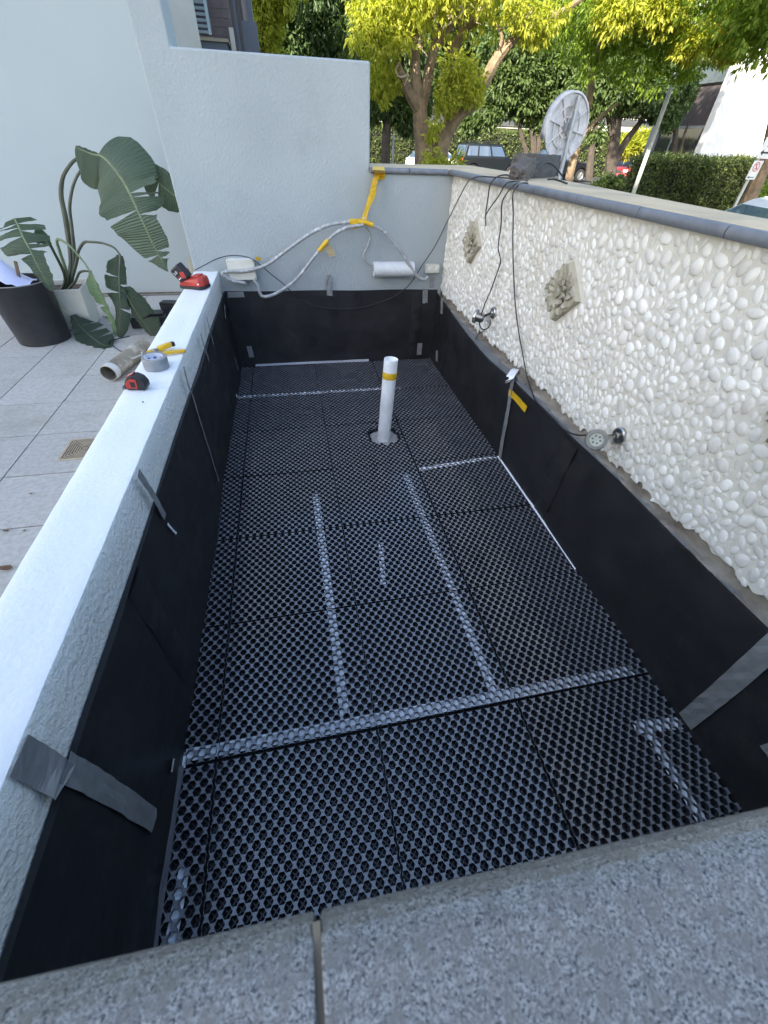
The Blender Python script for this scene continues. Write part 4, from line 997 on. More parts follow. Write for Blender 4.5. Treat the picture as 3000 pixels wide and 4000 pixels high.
M_BLADE_L = blade_mat('strelitzia_young_blade', (.13, .20, .095), (.17, .25, .13))
M_BLADE_D = blade_mat('strelitzia_dark_blade', (.020, .038, .020), (.032, .055, .030))
M_STALK = mat('strelitzia_stalk', (.075, .085, .055), .5, (.045, .050, .035), 12)
M_STALK_L = mat('strelitzia_pale_stalk', (.19, .24, .12), .5, (.14, .17, .09), 12)
def blade(label_i, mid, wl, wr, nrm, m_, par, tearsL=(), tearsR=(), cup=.18, N=30, wavy=.005, seed=0, gap=.014):
    r = random.Random(seed); P = spline(mid, 8); PN = len(P)
    idx = np.linspace(0, PN-1, N+1); Q = [P[int(a)].lerp(P[min(int(a)+1, PN-1)], a-int(a)) for a in idx]
    tt = np.linspace(0, 1, N+1); WL = np.interp(tt, np.linspace(0, 1, len(wl)), wl); WR = np.interp(tt, np.linspace(0, 1, len(wr)), wr)
    nrm = Vector(nrm).normalized(); g = MB(); MS = 6
    fr = []
    for i in range(N+1):
        T = (Q[min(i+1, N)]-Q[max(i-1, 0)]).normalized(); s_ = T.cross(nrm).normalized(); fr.append((T, s_, s_.cross(T)))
    for sg, WW, tears in ((-1, WL, tearsL), (1, WR, tearsR)):
        cuts = [0] + sorted(int(t*N) for t in tears) + [N]
        for a, b in zip(cuts[:-1], cuts[1:]):
            if b <= a: continue
            sag = r.uniform(-.14, .26); rot = r.uniform(-.06, .06)
            vs_, uv = [], []
            for i in range(a, b+1):
                T, s_, nn = fr[i]; ww = WW[i]
                for k in range(MS+1):
                    f = k/MS; sh = 0
                    if i == a and a > 0: sh = gap*f*r.uniform(.7, 1.3)
                    if i == b and b < N: sh = -gap*f*r.uniform(.7, 1.3)
                    jag = r.uniform(-.004, .004) if k == MS else 0
                    q = Q[i]+s_*sg*(ww*f+jag)+nn*(-(cup+sag)*ww*f*f+wavy*math.sin(i*1.7+k*.4)*f)+T*(sh+rot*ww*f+.12*ww*f)
                    vs_.append(q); uv.append((sg*f, i/N*3+f*.10))
            m1 = MS+1
            g.add(vs_, [(j*m1+k, j*m1+k+1, (j+1)*m1+k+1, (j+1)*m1+k) for j in range(b-a) for k in range(MS)], uv=uv)
    me = g.mesh('leaf', m_, smooth=True); o = link('leaf', me, par)
    rib = MB(); rib.tube(Q, [.007, .0055, .004, .002, .001], 6); rib.build('midrib', M_STALK_L if m_ is not M_BLADE_D else M_STALK, o, smooth=True)
    return o
pl = thing('strelitzia_plant', 'drooping bird-of-paradise plant with torn leaves in the cream pot', 'plant', (-1.9, 4.2, ZP+.29))
def S(a, b, Y): return PY(200+a/2.765, 540+b/2.765, Y)          # pixel of the leaf close-up
def stalk(pts, r, m_=None, n=8): g = MB(); g.tube(spline(pts, 8), r, n); return g.build('stalk', m_ or M_STALK, pl, smooth=True)
PB = pcx+Vector((.02, -.02, .27))
stalk([PB, S(220, 1350, 4.22), S(160, 900, 4.22), S(110, 640, 4.21), S(115, 480, 4.19), S(150, 370, 4.17), S(250, 240, 4.13), S(370, 185, 4.12), S(510, 178, 4.11)], [.022, .020, .016, .011, .009, .008])
stalk([PB+Vector((.02, 0, 0)), S(250, 1350, 4.20), S(225, 1000, 4.20), S(200, 750, 4.19), S(225, 560, 4.17), S(270, 430, 4.16), S(325, 345, 4.15), S(430, 240, 4.17), S(565, 160, 4.21)], [.018, .014, .011, .009, .008, .007])
stalk([PB+Vector((-.02, -.01, 0)), S(170, 1500, 4.18), S(95, 1230, 4.15), S(62, 1120, 4.12), S(90, 1093, 4.10), S(200, 1165, 4.05), S(330, 1310, 4.0), S(420, 1440, 3.96)], [.016, .013, .010, .009, .008, .007], M_STALK_L)
stalk([PB+Vector((.03, -.01, 0)), S(275, 1330, 4.15), S(290, 1230, 4.13), S(350, 1130, 4.1), S(420, 1120, 4.07), S(560, 1135, 4.02), S(680, 1185, 3.98), S(745, 1260, 3.95)], [.014, .012, .010, .009, .008, .007])
stalk([PB+Vector((-.03, -.01, 0)), S(150, 1500, 4.15), S(20, 1210, 4.05), S(-70, 1060, 3.98)], [.014, .011, .009])
stalk([PB+Vector((.01, -.04, 0)), S(250, 1560, 4.10), S(300, 1460, 4.06), S(350, 1435, 4.02), S(430, 1440, 3.98)], [.010, .009, .008])
# big twin leaf hanging over the white wall
blade('', [S(510, 175, 4.10), S(600, 240, 4.06), S(720, 380, 4.0), S(800, 500, 3.96), S(870, 640, 3.92), S(930, 770, 3.9), S(1010, 940, 3.88), S(1070, 1080, 3.88), S(1140, 1220, 3.88), S(1200, 1330, 3.88), S(1260, 1440, 3.88)],
      [.18, .235, .25, .215, .205, .195, .10, .115, .12, .085, .03, .004], [.08, .18, .235, .285, .295, .265, .245, .22, .165, .12, .07, .004], (-.15, -1, .38), M_BLADE, pl,
      tearsL=(.30, .37, .43, .545, .80, .88), tearsR=(.53, .86), seed=2, cup=.16)
blade('', [S(540, 195, 4.09), S(440, 170, 4.09), S(350, 130, 4.09), S(262, 92, 4.10)], [.17, .20, .16, .05], [.012, .02, .02, .01], (.1, -1, .3), M_BLADE, pl, seed=5, N=12)
blade('', [S(560, 150, 4.22), S(720, 180, 4.2), S(900, 300, 4.16), S(1060, 390, 4.12), S(1230, 540, 4.08), S(1380, 650, 4.05), S(1490, 730, 4.04)],
      [.02, .04, .05, .06, .10, .11, .07, .01], [.05, .10, .06, .115, .14, .125, .08, .01], (-.25, -1, .25), M_BLADE, pl, tearsL=(.86,), tearsR=(.42, .62), seed=3, cup=.22)
# left torn leaf
def Lf(a, b, Y): return PY(a/3.5675, 780+b/3.5675, Y)
blade('', [Lf(690, 640, 3.98), Lf(610, 560, 3.96), Lf(470, 470, 3.94)], [.02, .05, .06], [.02, .05, .06], (.2, -1, .2), M_BLADE, pl, seed=8, N=8)
blade('', [Lf(200, 260, 3.90), Lf(260, 370, 3.89), Lf(330, 530, 3.87), Lf(410, 680, 3.85), Lf(480, 830, 3.84), Lf(560, 990, 3.83), Lf(640, 1130, 3.83), Lf(720, 1270, 3.83)],
      [.10, .16, .15, .13, .07, .07, .065, .05, .01], [.07, .16, .20, .19, .10, .055, .05, .04, .01], (.05, -1, .30), M_BLADE, pl, tearsL=(.12, .22, .38, .44), tearsR=(.10, .18, .27, .50), seed=4, cup=.15)
# middle young leaf and the dark one behind it
blade('', [S(425, 1440, 3.96), S(480, 1560, 3.95), S(540, 1690, 3.94), S(600, 1830, 3.93), S(650, 1960, 3.92), S(720, 2150, 3.92), S(800, 2350, 3.92), S(850, 2500, 3.92)],
      [.005, .01, .012, .015, .02, .03, .03, .01], [.02, .11, .12, .09, .03, .04, .06, .05, .01], (-.35, -1, .3), M_BLADE_L, pl, tearsR=(.42, .60, .72), seed=6)
blade('', [S(745, 1262, 3.95), S(740, 1380, 3.93), S(735, 1500, 3.92), S(740, 1640, 3.9), S(745, 1800, 3.88), S(740, 2000, 3.86), S(735, 2150, 3.86)],
      [.02, .04, .05, .05, .045, .07, .06, .02], [.03, .12, .13, .15, .13, .05, .05, .02], (-.2, -1, .15), M_BLADE_D, pl, tearsL=(.45, .7), tearsR=(.36, .55), seed=7, cup=.25)
blade('', [S(770, 1610, 3.92), S(850, 1760, 3.90), S(930, 1900, 3.88), S(1010, 2010, 3.87), S(1090, 2120, 3.87), S(1165, 2230, 3.87)], [.06, .12, .13, .13, .08, .01], [.01, .03, .045, .04, .03, .01], (-.3, -1, .3), M_BLADE_D, pl, tearsL=(.5,), seed=9)
# fallen leaf on the tiles in front of the pot
stalk([Lf(740, 1300, 3.97), Lf(850, 1480, 3.93), Lf(960, 1610, 3.88)], [.007, .006, .005], M_STALK_L, 6)
def G2(a, b, z=ZP+.02): return PZ(200+a/2.765, 1000+b/2.765, z)
blade('', [G2(225, 640, ZP+.14), G2(290, 730, ZP+.09), G2(370, 820, ZP+.05), G2(470, 900, ZP+.025), G2(560, 960, ZP+.015), G2(650, 970, ZP+.01)], [.03, .10, .15, .14, .10, .01], [.02, .06, .10, .10, .05, .01], (-.1, -.35, 1), M_BLADE_D, pl, tearsL=(.28, .44, .6), seed=12, cup=.1)
# litter
def litter(label, u, v, s_):
    g = MB(); c_ = PZ(u, v, ZP+.004); r = random.Random(int(u)); vs_ = [c_+Vector((math.cos(a)*s_*r.uniform(.5, 1), math.sin(a)*s_*r.uniform(.4, .8), r.uniform(0, s_*.5))) for a in np.linspace(0, 5.4, 7)]
    g.add(vs_+[c_+Vector((0, 0, s_*.35))], [(i, (i+1) % 7, 7) for i in range(7)]); tag(g.build('dry_leaf', mat('dry_leaf', (.16, .09, .045), .8, (.10, .06, .035), 40)), label, 'dry leaf', 'dry leaves on the patio')
litter('dry brown leaf on the tiles right of the pot', 412, 1240, .030); litter('dry brown leaf close to the white wall in front of the tray', 598, 1213, .018)
litter('dry leaf at the left edge of the patio near the low wall', 24, 2222, .028); litter('small dry leaf on the tile by the near low wall', 95, 2072, .012); litter('dark leaf scrap on the near tiles', 24, 2075, .014)
litter('second dry brown leaf beside the pot', 440, 1243, .020); litter('dark twig scrap on a middle tile', 125, 1928, .012)
# black tray and crate behind the leaves
ct = thing('black_tray', 'black plastic tool tray behind the low wall', 'tray', (-1.30, 4.16, ZP))
cc = Vector((-1.30, 4.20, ZP)); 
g = MB(); g.box(cc+Vector((0, -.02, .045)), (.30, .20, .09), RZ(.1)); g.build('tray_body', M_BLACKP, ct, bevel=.008)
g = MB(); g.box(cc+Vector((.03, -.02, .098)), (.20, .13, .014), RZ(.1)); g.build('tray_lid', M_BLACKP, ct, bevel=.005)
g = MB(); g.box(cc+Vector((.17, .12, .075)), (.16, .10, .15), RZ(-.2)); g.build('crate_body', M_BLACKP, ct, bevel=.006)
for k in range(6):
    g = MB(); g.box(cc+Vector((.105+k*.022, .065-k*.004, .10)), (.012, .010, .07), RZ(-.2)); g.build('crate_rib', mat('dark_grey_plastic', (.06, .06, .063), .5) if k == 0 else bpy.data.materials['dark_grey_plastic'], ct)
# ------------------------------------------------------------------ the block behind the viewer whose shade covers the pit
ab = thing('apartment_block', 'tall pale apartment block behind the viewer', 'building', (-17, -15, ZST))
g = MB(); g.b2((-24, -19, ZST-.01), (-11.5, -12, 21.0)); g.build('wall', M_RENDER_S, ab)
M_DGLASS = glass_mat('dark_window_glass', (.03, .035, .04))
for i in range(4):
    for j in range(7):
        g = MB(); g.b2((-23+i*2.9, -12, .9+j*2.8), (-21.2+i*2.9, -11.96, 2.4+j*2.8)); wn = g.build('window', M_WHITEP, ab)
        g = MB(); g.b2((-22.92+i*2.9, -11.97, .98+j*2.8), (-21.28+i*2.9, -11.95, 2.32+j*2.8)); g.build('pane', M_DGLASS, wn)

# ------------------------------------------------------------------ foliage
def leaf_cloud(clusters, n, per, L, Wd, seed, droop=.5, shell=.5, spread=1.0):
    """clusters: (centre, (rx, ry, rz)); sprays of `per` leaves spread through them -> verts, faces"""
    r = np.random.default_rng(seed)
    cen = np.array([c for c, _ in clusters], float); rad = np.array([q for _, q in clusters], float)
    wgt = rad.prod(1)**(2/3); wgt /= wgt.sum()
    k = r.choice(len(clusters), n, p=wgt)
    d = r.normal(size=(n, 3)); d /= np.linalg.norm(d, axis=1)[:, None]
    rr = (shell+(1-shell)*r.random(n))**.6*(.75+.35*r.random(n))
    p = cen[k]+d*rad[k]*rr[:, None]
    ax = d+r.normal(size=(n, 3))*.6; ax[:, 2] -= droop; ax /= np.linalg.norm(ax, axis=1)[:, None]
    p = np.repeat(p, per, 0); ax = np.repeat(ax, per, 0); m_ = n*per
    dr = ax*.7+r.normal(size=(m_, 3))*.55*spread; dr[:, 2] -= droop*.5; dr /= np.linalg.norm(dr, axis=1)[:, None]
    base = p+ax*L*.5*r.random(m_)[:, None]+dr*L*.25
    nn = r.normal(size=(m_, 3))*.6; nn[:, 2] += .9
    sd = np.cross(dr, nn); sd /= np.linalg.norm(sd, axis=1)[:, None]+1e-9
    up = np.cross(sd, dr)
    l = L*(.65+.6*r.random(m_))[:, None]; w_ = Wd*(.7+.5*r.random(m_))[:, None]
    v0 = base; v1 = base+dr*l*.5+sd*w_*.5+up*w_*.12; v2 = base+dr*l-up*l*.12; v3 = base+dr*l*.5-sd*w_*.5+up*w_*.12
    V_ = np.stack([v0, v1, v2, v3], 1).reshape(-1, 3)
    return V_
def leaf_obj(name, V_, m_, parent):
    nq = len(V_)//4; me = bpy.data.meshes.new(name)
    me.vertices.add(len(V_)); me.vertices.foreach_set('co', V_.astype(np.float32).ravel())
    b = np.arange(nq)*4; tri = np.stack([b, b+1, b+2, b, b+2, b+3], 1).ravel()
    me.loops.add(len(tri)); me.loops.foreach_set('vertex_index', tri.astype(np.int32))
    me.polygons.add(nq*2); me.polygons.foreach_set('loop_start', np.arange(nq*2, dtype=np.int32)*3); me.polygons.foreach_set('loop_total', np.full(nq*2, 3, np.int32))
    me.materials.append(m_); me.update(calc_edges=True)
    o = link(name, me, parent); return o
M_LF_Y = leaf_mat('yellow_green_leaf', (.30, .33, .045), (.54, .52, .08), .6)
M_LF_G = leaf_mat('fresh_green_leaf', (.13, .21, .028), (.28, .36, .05), .6)
M_LF_D = leaf_mat('dark_green_leaf', (.055, .092, .028), (.13, .18, .055), .42)
M_LF_B = leaf_mat('blue_green_leaf', (.060, .105, .042), (.14, .20, .075), .45)
M_LF_H = leaf_mat('hedge_leaf', (.058, .085, .025), (.14, .165, .05), .3)

def cl(u, v, Y, rpx, rz=None, ry=None):
    """ellipsoid cluster centred at a pixel at depth Y; radius given in photo pixels there"""
    c_ = PY(u, v, Y); e = PY(u+rpx, v, Y); rx = (e-c_).length
    return (tuple(c_), (rx, ry or rx*.8, (rz or .75)*rx))
def limbs(par, m_, lst, n=8):
    for i, (pts, r) in enumerate(lst):
        g = MB(); P = spline([PY(u, v, Y) for u, v, Y in pts], 6)
        g.tube(P, r, n); g.build('trunk' if i == 0 else 'limb', m_, par, smooth=True)

# yellow street tree, two leaning stems
Y0 = 12.0
t1 = thing('street_tree', 'sunlit yellow-green tree with two leaning tan stems beyond the coping', 'tree', PY(1690, 760, Y0))
limbs(t1, M_BARK, [
    ([(1655, 800, Y0), (1655, 650, Y0), (1652, 560, Y0), (1643, 480, Y0), (1640, 420, Y0), (1625, 330, Y0), (1622, 220, Y0), (1620, 110, Y0), (1610, -40, Y0)], [.26, .23, .19, .17, .15, .12, .10, .085, .06]),
    ([(1715, 800, Y0-.1), (1715, 650, Y0-.1), (1722, 580, Y0-.1), (1748, 510, Y0-.1), (1795, 440, Y0-.15), (1850, 400, Y0-.2), (1890, 330, Y0-.2), (1940, 230, Y0-.2), (2010, 150, Y0-.2), (2090, 100, Y0-.1), (2190, 50, Y0), (2300, -30, Y0), (2420, -150, Y0)], [.26, .23, .19, .17, .15, .13, .12, .11, .09, .07, .055, .045, .03]),
    ([(1642, 440, Y0), (1600, 370, Y0-.1), (1570, 300, Y0-.2), (1550, 240, Y0-.3)], [.12, .10, .085, .05]),
    ([(1645, 430, Y0+.05), (1668, 320, Y0+.1), (1690, 210, Y0+.1), (1725, 100, Y0+.2), (1790, -30, Y0+.2)], [.13, .11, .10, .08, .06]),
    ([(1700, 180, Y0+.1), (1770, 90, Y0), (1850, 20, Y0), (1900, -40, Y0)], [.08, .06, .05, .04]),
    ([(1760, 220, Y0+.4), (1800, 130, Y0+.4), (1860, 60, Y0+.4), (1890, -30, Y0+.4)], [.12, .10, .09, .08]),
    ([(1660, 640, Y0-.05), (1690, 560, Y0-.05), (1700, 530, Y0)], [.10, .07, .03]),
    ([(1940, 230, Y0-.2), (1960, 150, Y0-.3), (1940, 90, Y0-.3)], [.05, .035, .02])])
M_TWIG = mat('pale_twig', (.42, .33, .24), .8, (.34, .26, .18), 20)
rt = random.Random(8)
for (u, v) in ((1560, 240), (1640, 180), (1700, 70), (1730, 120), (1880, 60), (2000, 60), (1690, 30), (1900, 20), (2080, 40), (1600, 200), (1780, 40)):
    g = MB(); P = [PY(u, v, Y0-.4)]
    for k in range(5): P.append(P[-1]+Vector((rt.uniform(-.12, .16), rt.uniform(-.06, .06), rt.uniform(-.16, .14))))
    g.tube(spline(P, 3), [.022, .016, .010], 5)
    for q in (2, 3, 4): g.tube([P[q], P[q]+Vector((rt.uniform(-.15, .15), rt.uniform(-.1, .1), rt.uniform(-.05, .18)))], [.011, .006], 5)
    g.build('twig', M_TWIG, t1, smooth=True)
c_lit = [cl(1480, 60, Y0-.5, 95), cl(1560, 20, Y0-.3, 90), cl(1420, 120, Y0-.6, 60), cl(1480, 170, Y0-.6, 65), cl(1560, 150, Y0-.6, 55), cl(1640, 40, Y0-.4, 50), cl(1740, 0, Y0-.3, 45), cl(1430, 10, Y0-.4, 60),
         cl(2170, 40, Y0-.6, 60), cl(2060, 70, Y0-.6, 60), cl(2110, 130, Y0-.6, 50), cl(2020, 20, Y0-.5, 60), cl(1600, -120, Y0-.2, 260), cl(1850, -160, Y0, 260)]
leaf_obj('crown', leaf_cloud(c_lit, 2800, 6, .115, .042, 1, .65, .25), M_LF_Y, t1)
c_low = [cl(1500, 250, Y0-.2, 50), cl(1475, 320, Y0-.2, 45), cl(1530, 310, Y0-.1, 40), cl(1500, 380, Y0-.2, 22), cl(1780, 260, Y0-.6, 60), cl(1830, 320, Y0-.6, 60), cl(1770, 350, Y0-.6, 60), cl(1740, 400, Y0-.6, 42), cl(1850, 360, Y0-.7, 45),
         cl(1700, 470, Y0-.6, 24), cl(1685, 520, Y0-.5, 18), cl(1660, 640, Y0-.8, 30), cl(1700, 625, Y0-.8, 35), cl(1780, 632, Y0-.8, 30), cl(1740, 650, Y0-.8, 35)]
leaf_obj('low_foliage', leaf_cloud(c_low, 950, 6, .115, .042, 2, .75, .2), M_LF_Y, t1)

# broad canopy tree on the right
Y2 = 13.0
t2 = thing('street_tree', 'wide green-yellow canopy tree on the right with thin brown stem behind the sign', 'tree', PY(2230, 760, Y2+1))
limbs(t2, M_BARK, [([(2212, 800, Y2+1), (2222, 700, Y2+1), (2250, 580, Y2+1), (2285, 450, Y2+1), (2305, 370, Y2+1), (2320, 250, Y2+1), (2380, 100, Y2+.5), (2450, -60, Y2)], [.13, .12, .11, .10, .09, .08, .07, .05]),
    ([(2272, 540, Y2+1), (2310, 490, Y2+.9), (2365, 440, Y2+.8), (2420, 400, Y2+.6)], [.06, .05, .04, .03]),
    ([(2320, 250, Y2+1), (2250, 130, Y2+.8), (2200, -30, Y2+.6)], [.06, .05, .04]),
    ([(2380, 100, Y2+.5), (2560, 40, Y2), (2760, 30, Y2-.3)], [.06, .05, .03]), ([(2560, 40, Y2), (2700, 120, Y2-.4), (2800, 210, Y2-.5)], [.04, .03, .02])])
c2a = [cl(2150, 90, Y2, 90), cl(2260, 60, Y2, 100), cl(2380, 90, Y2-.2, 110), cl(2500, 80, Y2-.3, 110), cl(2620, 90, Y2-.4, 110), cl(2740, 80, Y2-.5, 110), cl(2860, 70, Y2-.6, 110), cl(2970, 90, Y2-.6, 100), cl(2300, 190, Y2, 80), cl(2420, 210, Y2-.1, 85), cl(2540, 210, Y2-.2, 85), cl(2640, 220, Y2-.3, 80), cl(2760, 190, Y2-.4, 70),
       cl(2840, 170, Y2-.5, 60), cl(2230, 190, Y2, 50), cl(2300, 270, Y2, 45), cl(2560, 300, Y2-.2, 60), cl(2640, 320, Y2-.3, 45), cl(2460, 300, Y2-.1, 50), cl(2930, 180, Y2-.6, 45), cl(2700, 270, Y2-.4, 40), cl(2400, -200, Y2, 350), cl(2800, -220, Y2-.4, 350), cl(3150, 0, Y2-.5, 200)]
HI = [((x, y, z), (r_, r_, r_*.6)) for x, y, z, r_ in ((7.5, 13, 7.2, 1.6), (10, 12.5, 7.8, 1.8), (12.4, 12.6, 8.0, 1.7), (14.5, 12.8, 7.4, 1.4), (9, 14.5, 8.6, 1.7), (12, 15, 8.8, 1.6))]
leaf_obj('crown', leaf_cloud(c2a, 5200, 6, .11, .04, 3, .7, .2), M_LF_G, t2)
leaf_obj('upper_crown', leaf_cloud(HI, 2200, 6, .26, .11, 5, .5, .1), M_LF_G, t2)
c2b = [cl(2080, 90, Y2-.6, 60), cl(2420, 30, Y2-.9, 90), cl(2820, 120, Y2-1, 80), cl(2900, 60, Y2-1, 90), cl(2860, 200, Y2-1, 40), cl(2600, 20, Y2-.9, 90), cl(2700, 160, Y2-1, 60)]
leaf_obj('sunlit_foliage', leaf_cloud(c2b, 1700, 6, .13, .05, 4, .6, .2), M_LF_Y, t2)

def tree(name, label, Y, trunk, clusters, n, m_, L=.16, Wd=.06, bark=None, per=6, seed=0):
    t = thing(name, label, 'tree', PY(trunk[0][0][0][0], trunk[0][0][0][1], Y)); limbs(t, bark or M_DARKBARK, [([(u, v, Y) for u, v in p], r) for p, r in trunk], 7)
    leaf_obj('crown', leaf_cloud([cl(u, v, Y+dy, r_) for u, v, dy, r_ in clusters], n, per, L, Wd, seed+20, .6, .15), m_, t); return t
tree('dark_tree', 'slim dark tree by the hedge right of the stepped wall', 22, [([(1505, 680), (1507, 560), (1512, 480), (1520, 380)], [.22, .19, .17, .12]), ([(1510, 500), (1490, 440), (1475, 380)], [.10, .08, .05]), ([(1512, 490), (1545, 430), (1570, 350)], [.10, .08, .05])],
     [(1490, 380, 0, 60), (1540, 330, 0, 70), (1450, 300, 1, 90), (1560, 430, 0, 50), (1600, 480, 0, 45), (1580, 260, 0, 100), (1500, 150, 0, 160), (1460, 440, 0, 30), (1630, 400, 1, 60)], 3200, M_LF_D, .22, .08, seed=1)
tree('dark_tree', 'dark multi-stemmed tree between the black wagon and the round sign', 27, [([(2085, 690), (2085, 560), (2075, 480), (2060, 400)], [.20, .17, .13, .08]), ([(2090, 680), (2105, 560), (2120, 470), (2150, 400)], [.18, .14, .11, .07]), ([(2080, 680), (2040, 540), (2010, 430)], [.14, .10, .06])],
     [(2060, 380, 0, 80), (1980, 320, 0, 90), (2130, 340, 0, 80), (2040, 250, 0, 110), (1920, 440, 0, 50), (2170, 430, 0, 45), (2180, 250, 0, 90), (1960, 200, 0, 100), (2100, 460, 0, 40), (1840, 480, 1, 40)], 3600, M_LF_D, .26, .10, seed=2)
tree('dark_tree', 'dark thick-limbed tree in front of the red car', 24, [([(2380, 740), (2390, 620), (2405, 520), (2410, 430), (2400, 330)], [.30, .28, .24, .18, .12]), ([(2400, 640), (2440, 560), (2500, 480), (2540, 420)], [.20, .16, .12, .08]), ([(2395, 520), (2380, 440), (2360, 380)], [.22, .16, .10]), ([(2410, 480), (2440, 420), (2460, 350)], [.18, .14, .10]), ([(2300, 700), (2310, 600), (2325, 500), (2340, 420)], [.20, .16, .12, .08])],
     [(2400, 340, 0, 90), (2480, 360, 0, 80), (2330, 400, 0, 60), (2540, 340, 0, 70), (2440, 250, 0, 110), (2300, 330, 0, 70), (2560, 420, 0, 40), (2330, 520, 0, 30)], 3400, M_LF_D, .22, .085, seed=3)
tree('small_tree', 'small green tree beside the right-hand white building', 23, [([(2632, 640), (2636, 560), (2645, 480), (2660, 400)], [.14, .12, .10, .06]), ([(2650, 620), (2670, 540), (2690, 480)], [.09, .07, .04]), ([(2660, 630), (2710, 560), (2740, 500)], [.10, .08, .04])],
     [(2620, 430, 0, 50), (2650, 380, 0, 60), (2640, 320, 0, 70), (2610, 480, 0, 28), (2580, 380, 0, 50), (2680, 300, 0, 50)], 2000, M_LF_B, .17, .07, seed=4)
# green trees over the stepped wall
tree('dense_tree', 'tall green tree with drooping leaves above the stepped wall', 24, [([(1210, 640), (1210, 300), (1220, 100), (1230, -100)], [.3, .26, .2, .15])],
     [(1080, 60, 0, 90), (1180, 40, 0, 100), (1280, 60, 0, 100), (1380, 80, 0, 90), (1150, 150, 0, 80), (1260, 170, 0, 90), (1360, 190, 0, 80), (1440, 160, 0, 70), (1050, 180, 0, 60), (1200, -150, 0, 260), (1330, 260, 0, 60), (1120, 220, 0, 50), (1400, -60, 0, 160)], 5200, M_LF_B, .24, .085, seed=5)
tree('yellow_tree', 'pale yellow-leaved tree beside the brick building', 21, [([(1030, 640), (1030, 300), (1030, 60), (1035, -80)], [.2, .18, .14, .1])],
     [(1020, 20, 0, 50), (1050, 90, 0, 45), (1020, 140, 0, 35), (1090, 20, 0, 40), (1015, 200, 0, 30), (1060, -100, 0, 120), (1060, 180, 0, 30)], 1300, M_LF_Y, .20, .07, seed=6)
# dark tree belt far behind
for i, (u, Y, lab, m_) in enumerate(((1250, 52, 'far dark tree behind the tall green tree', M_LF_D), (1620, 50, 'far dark tree behind the yellow tree stems', M_LF_D), (1850, 54, 'far tree above the black wagon', M_LF_D), (2200, 50, 'far tree behind the round sign', M_LF_D), (2520, 56, 'far tree right of the leaning pole', M_LF_B))):
    tree('far_tree', lab, Y, [([(u, 640), (u, 400), (u+10, 200)], [.4, .35, .25])], [(u-90, 250, 0, 110), (u+90, 230, 0, 120), (u, 120, 0, 150), (u, -80, 0, 220), (u+150, 60, 0, 120), (u-150, 80, 0, 120)], 2600, m_, .5, .2, seed=30+i)

# hedges: clipped box of leaves on a dark core
M_CORE = mat('hedge_core', (.012, .016, .008), 1)
def hedge(label, p0, p1, thick, zt, n, L=.10, lit=None, seed=0):
    p0, p1 = Vector(p0), Vector(p1); d = (p1-p0); ln = d.length; d.normalize(); nn = Vector((-d.y, d.x, 0)); zb = ZST; H_ = zt-zb
    t = thing('clipped_hedge', label, 'hedge', (p0+p1)/2)
    g = MB(); c_ = (p0+p1)/2; g.box((c_.x, c_.y, zb+H_*.48), (ln-.2, thick-.25, H_*.93), RZ(math.atan2(d.y, d.x))); g.build('branches', M_CORE, t)
    r = np.random.default_rng(seed+70); a = r.random(n)*ln; side = r.random(n)
    off = np.where(side < .5, -thick/2, r.uniform(-thick/2, thick/2, n)); hz = np.where(side < .5, r.random(n)*H_, H_)
    endm = r.random(n) < .12; a = np.where(endm, r.choice([0, ln], n), a); off = np.where(endm, r.uniform(-thick/2, thick/2, n), off); hz = np.where(endm, r.random(n)*H_, hz)
    lump = .06*np.sin(a*2.3+hz*3)+.05*np.sin(a*5.1-hz*4.4)+r.normal(size=n)*.05
    off = np.where(side < .5, off-lump, off); hz = np.where((side >= .5) & ~endm, hz+lump*.6, hz)
    P = np.array(p0)[None]*1.0+np.outer(a, np.array(d))+np.outer(off, np.array(nn)); P[:, 2] = zb+hz
    per = 4; P = np.repeat(P, per, 0)+r.normal(size=(n*per, 3))*.05; m_ = len(P)
    dr = r.normal(size=(m_, 3)); dr -= np.array(nn)*.6; dr[:, 2] += .4; dr /= np.linalg.norm(dr, axis=1)[:, None]
    sd = np.cross(dr, r.normal(size=(m_, 3))); sd /= np.linalg.norm(sd, axis=1)[:, None]+1e-9
    l = L*(.6+.7*r.random(m_))[:, None]; w_ = l*.5
    V_ = np.stack([P, P+dr*l*.5+sd*w_*.5, P+dr*l, P+dr*l*.5-sd*w_*.5], 1).reshape(-1, 3)
    leaf_obj('foliage', V_, M_LF_H, t); return t
hedge('long clipped hedge across the street behind the black wagon', (1.0, 42.5, 0), (31, 42.5, 0), 1.6, 2.25, 9000, .16, seed=1)
hedge('clipped hedge in front of the right-hand white building', (13.0, 17.2, 0), (19.2, 16.6, 0), 1.6, 1.30, 7000, .085, seed=2)
hedge('low hedge at the foot of the far white terrace', (25.5, 36.5, 0), (36, 36.5, 0), 1.2, 1.75, 3500, .13, seed=3)
t = thing('low_shrub', 'low dark shrub on the verge left of the clipped hedge', 'shrub', PY(2380, 745, 20))
leaf_obj('foliage', leaf_cloud([cl(2360, 725, 20, 40), cl(2410, 730, 20, 45), cl(2330, 740, 20, 30)], 900, 6, .12, .05, 91, .2, .1), M_LF_D, t)
t = thing('sunny_shrubs', 'sunlit yellow-green shrub bed below the far terrace', 'shrub', PY(2520, 600, 34))
leaf_obj('foliage', leaf_cloud([cl(2440, 575, 34, 35), cl(2480, 560, 34, 35), cl(2530, 555, 34, 35), cl(2580, 560, 34, 35), cl(2620, 570, 34, 25)], 1400, 6, .30, .10, 92, -.2, .1), M_LF_Y, t)

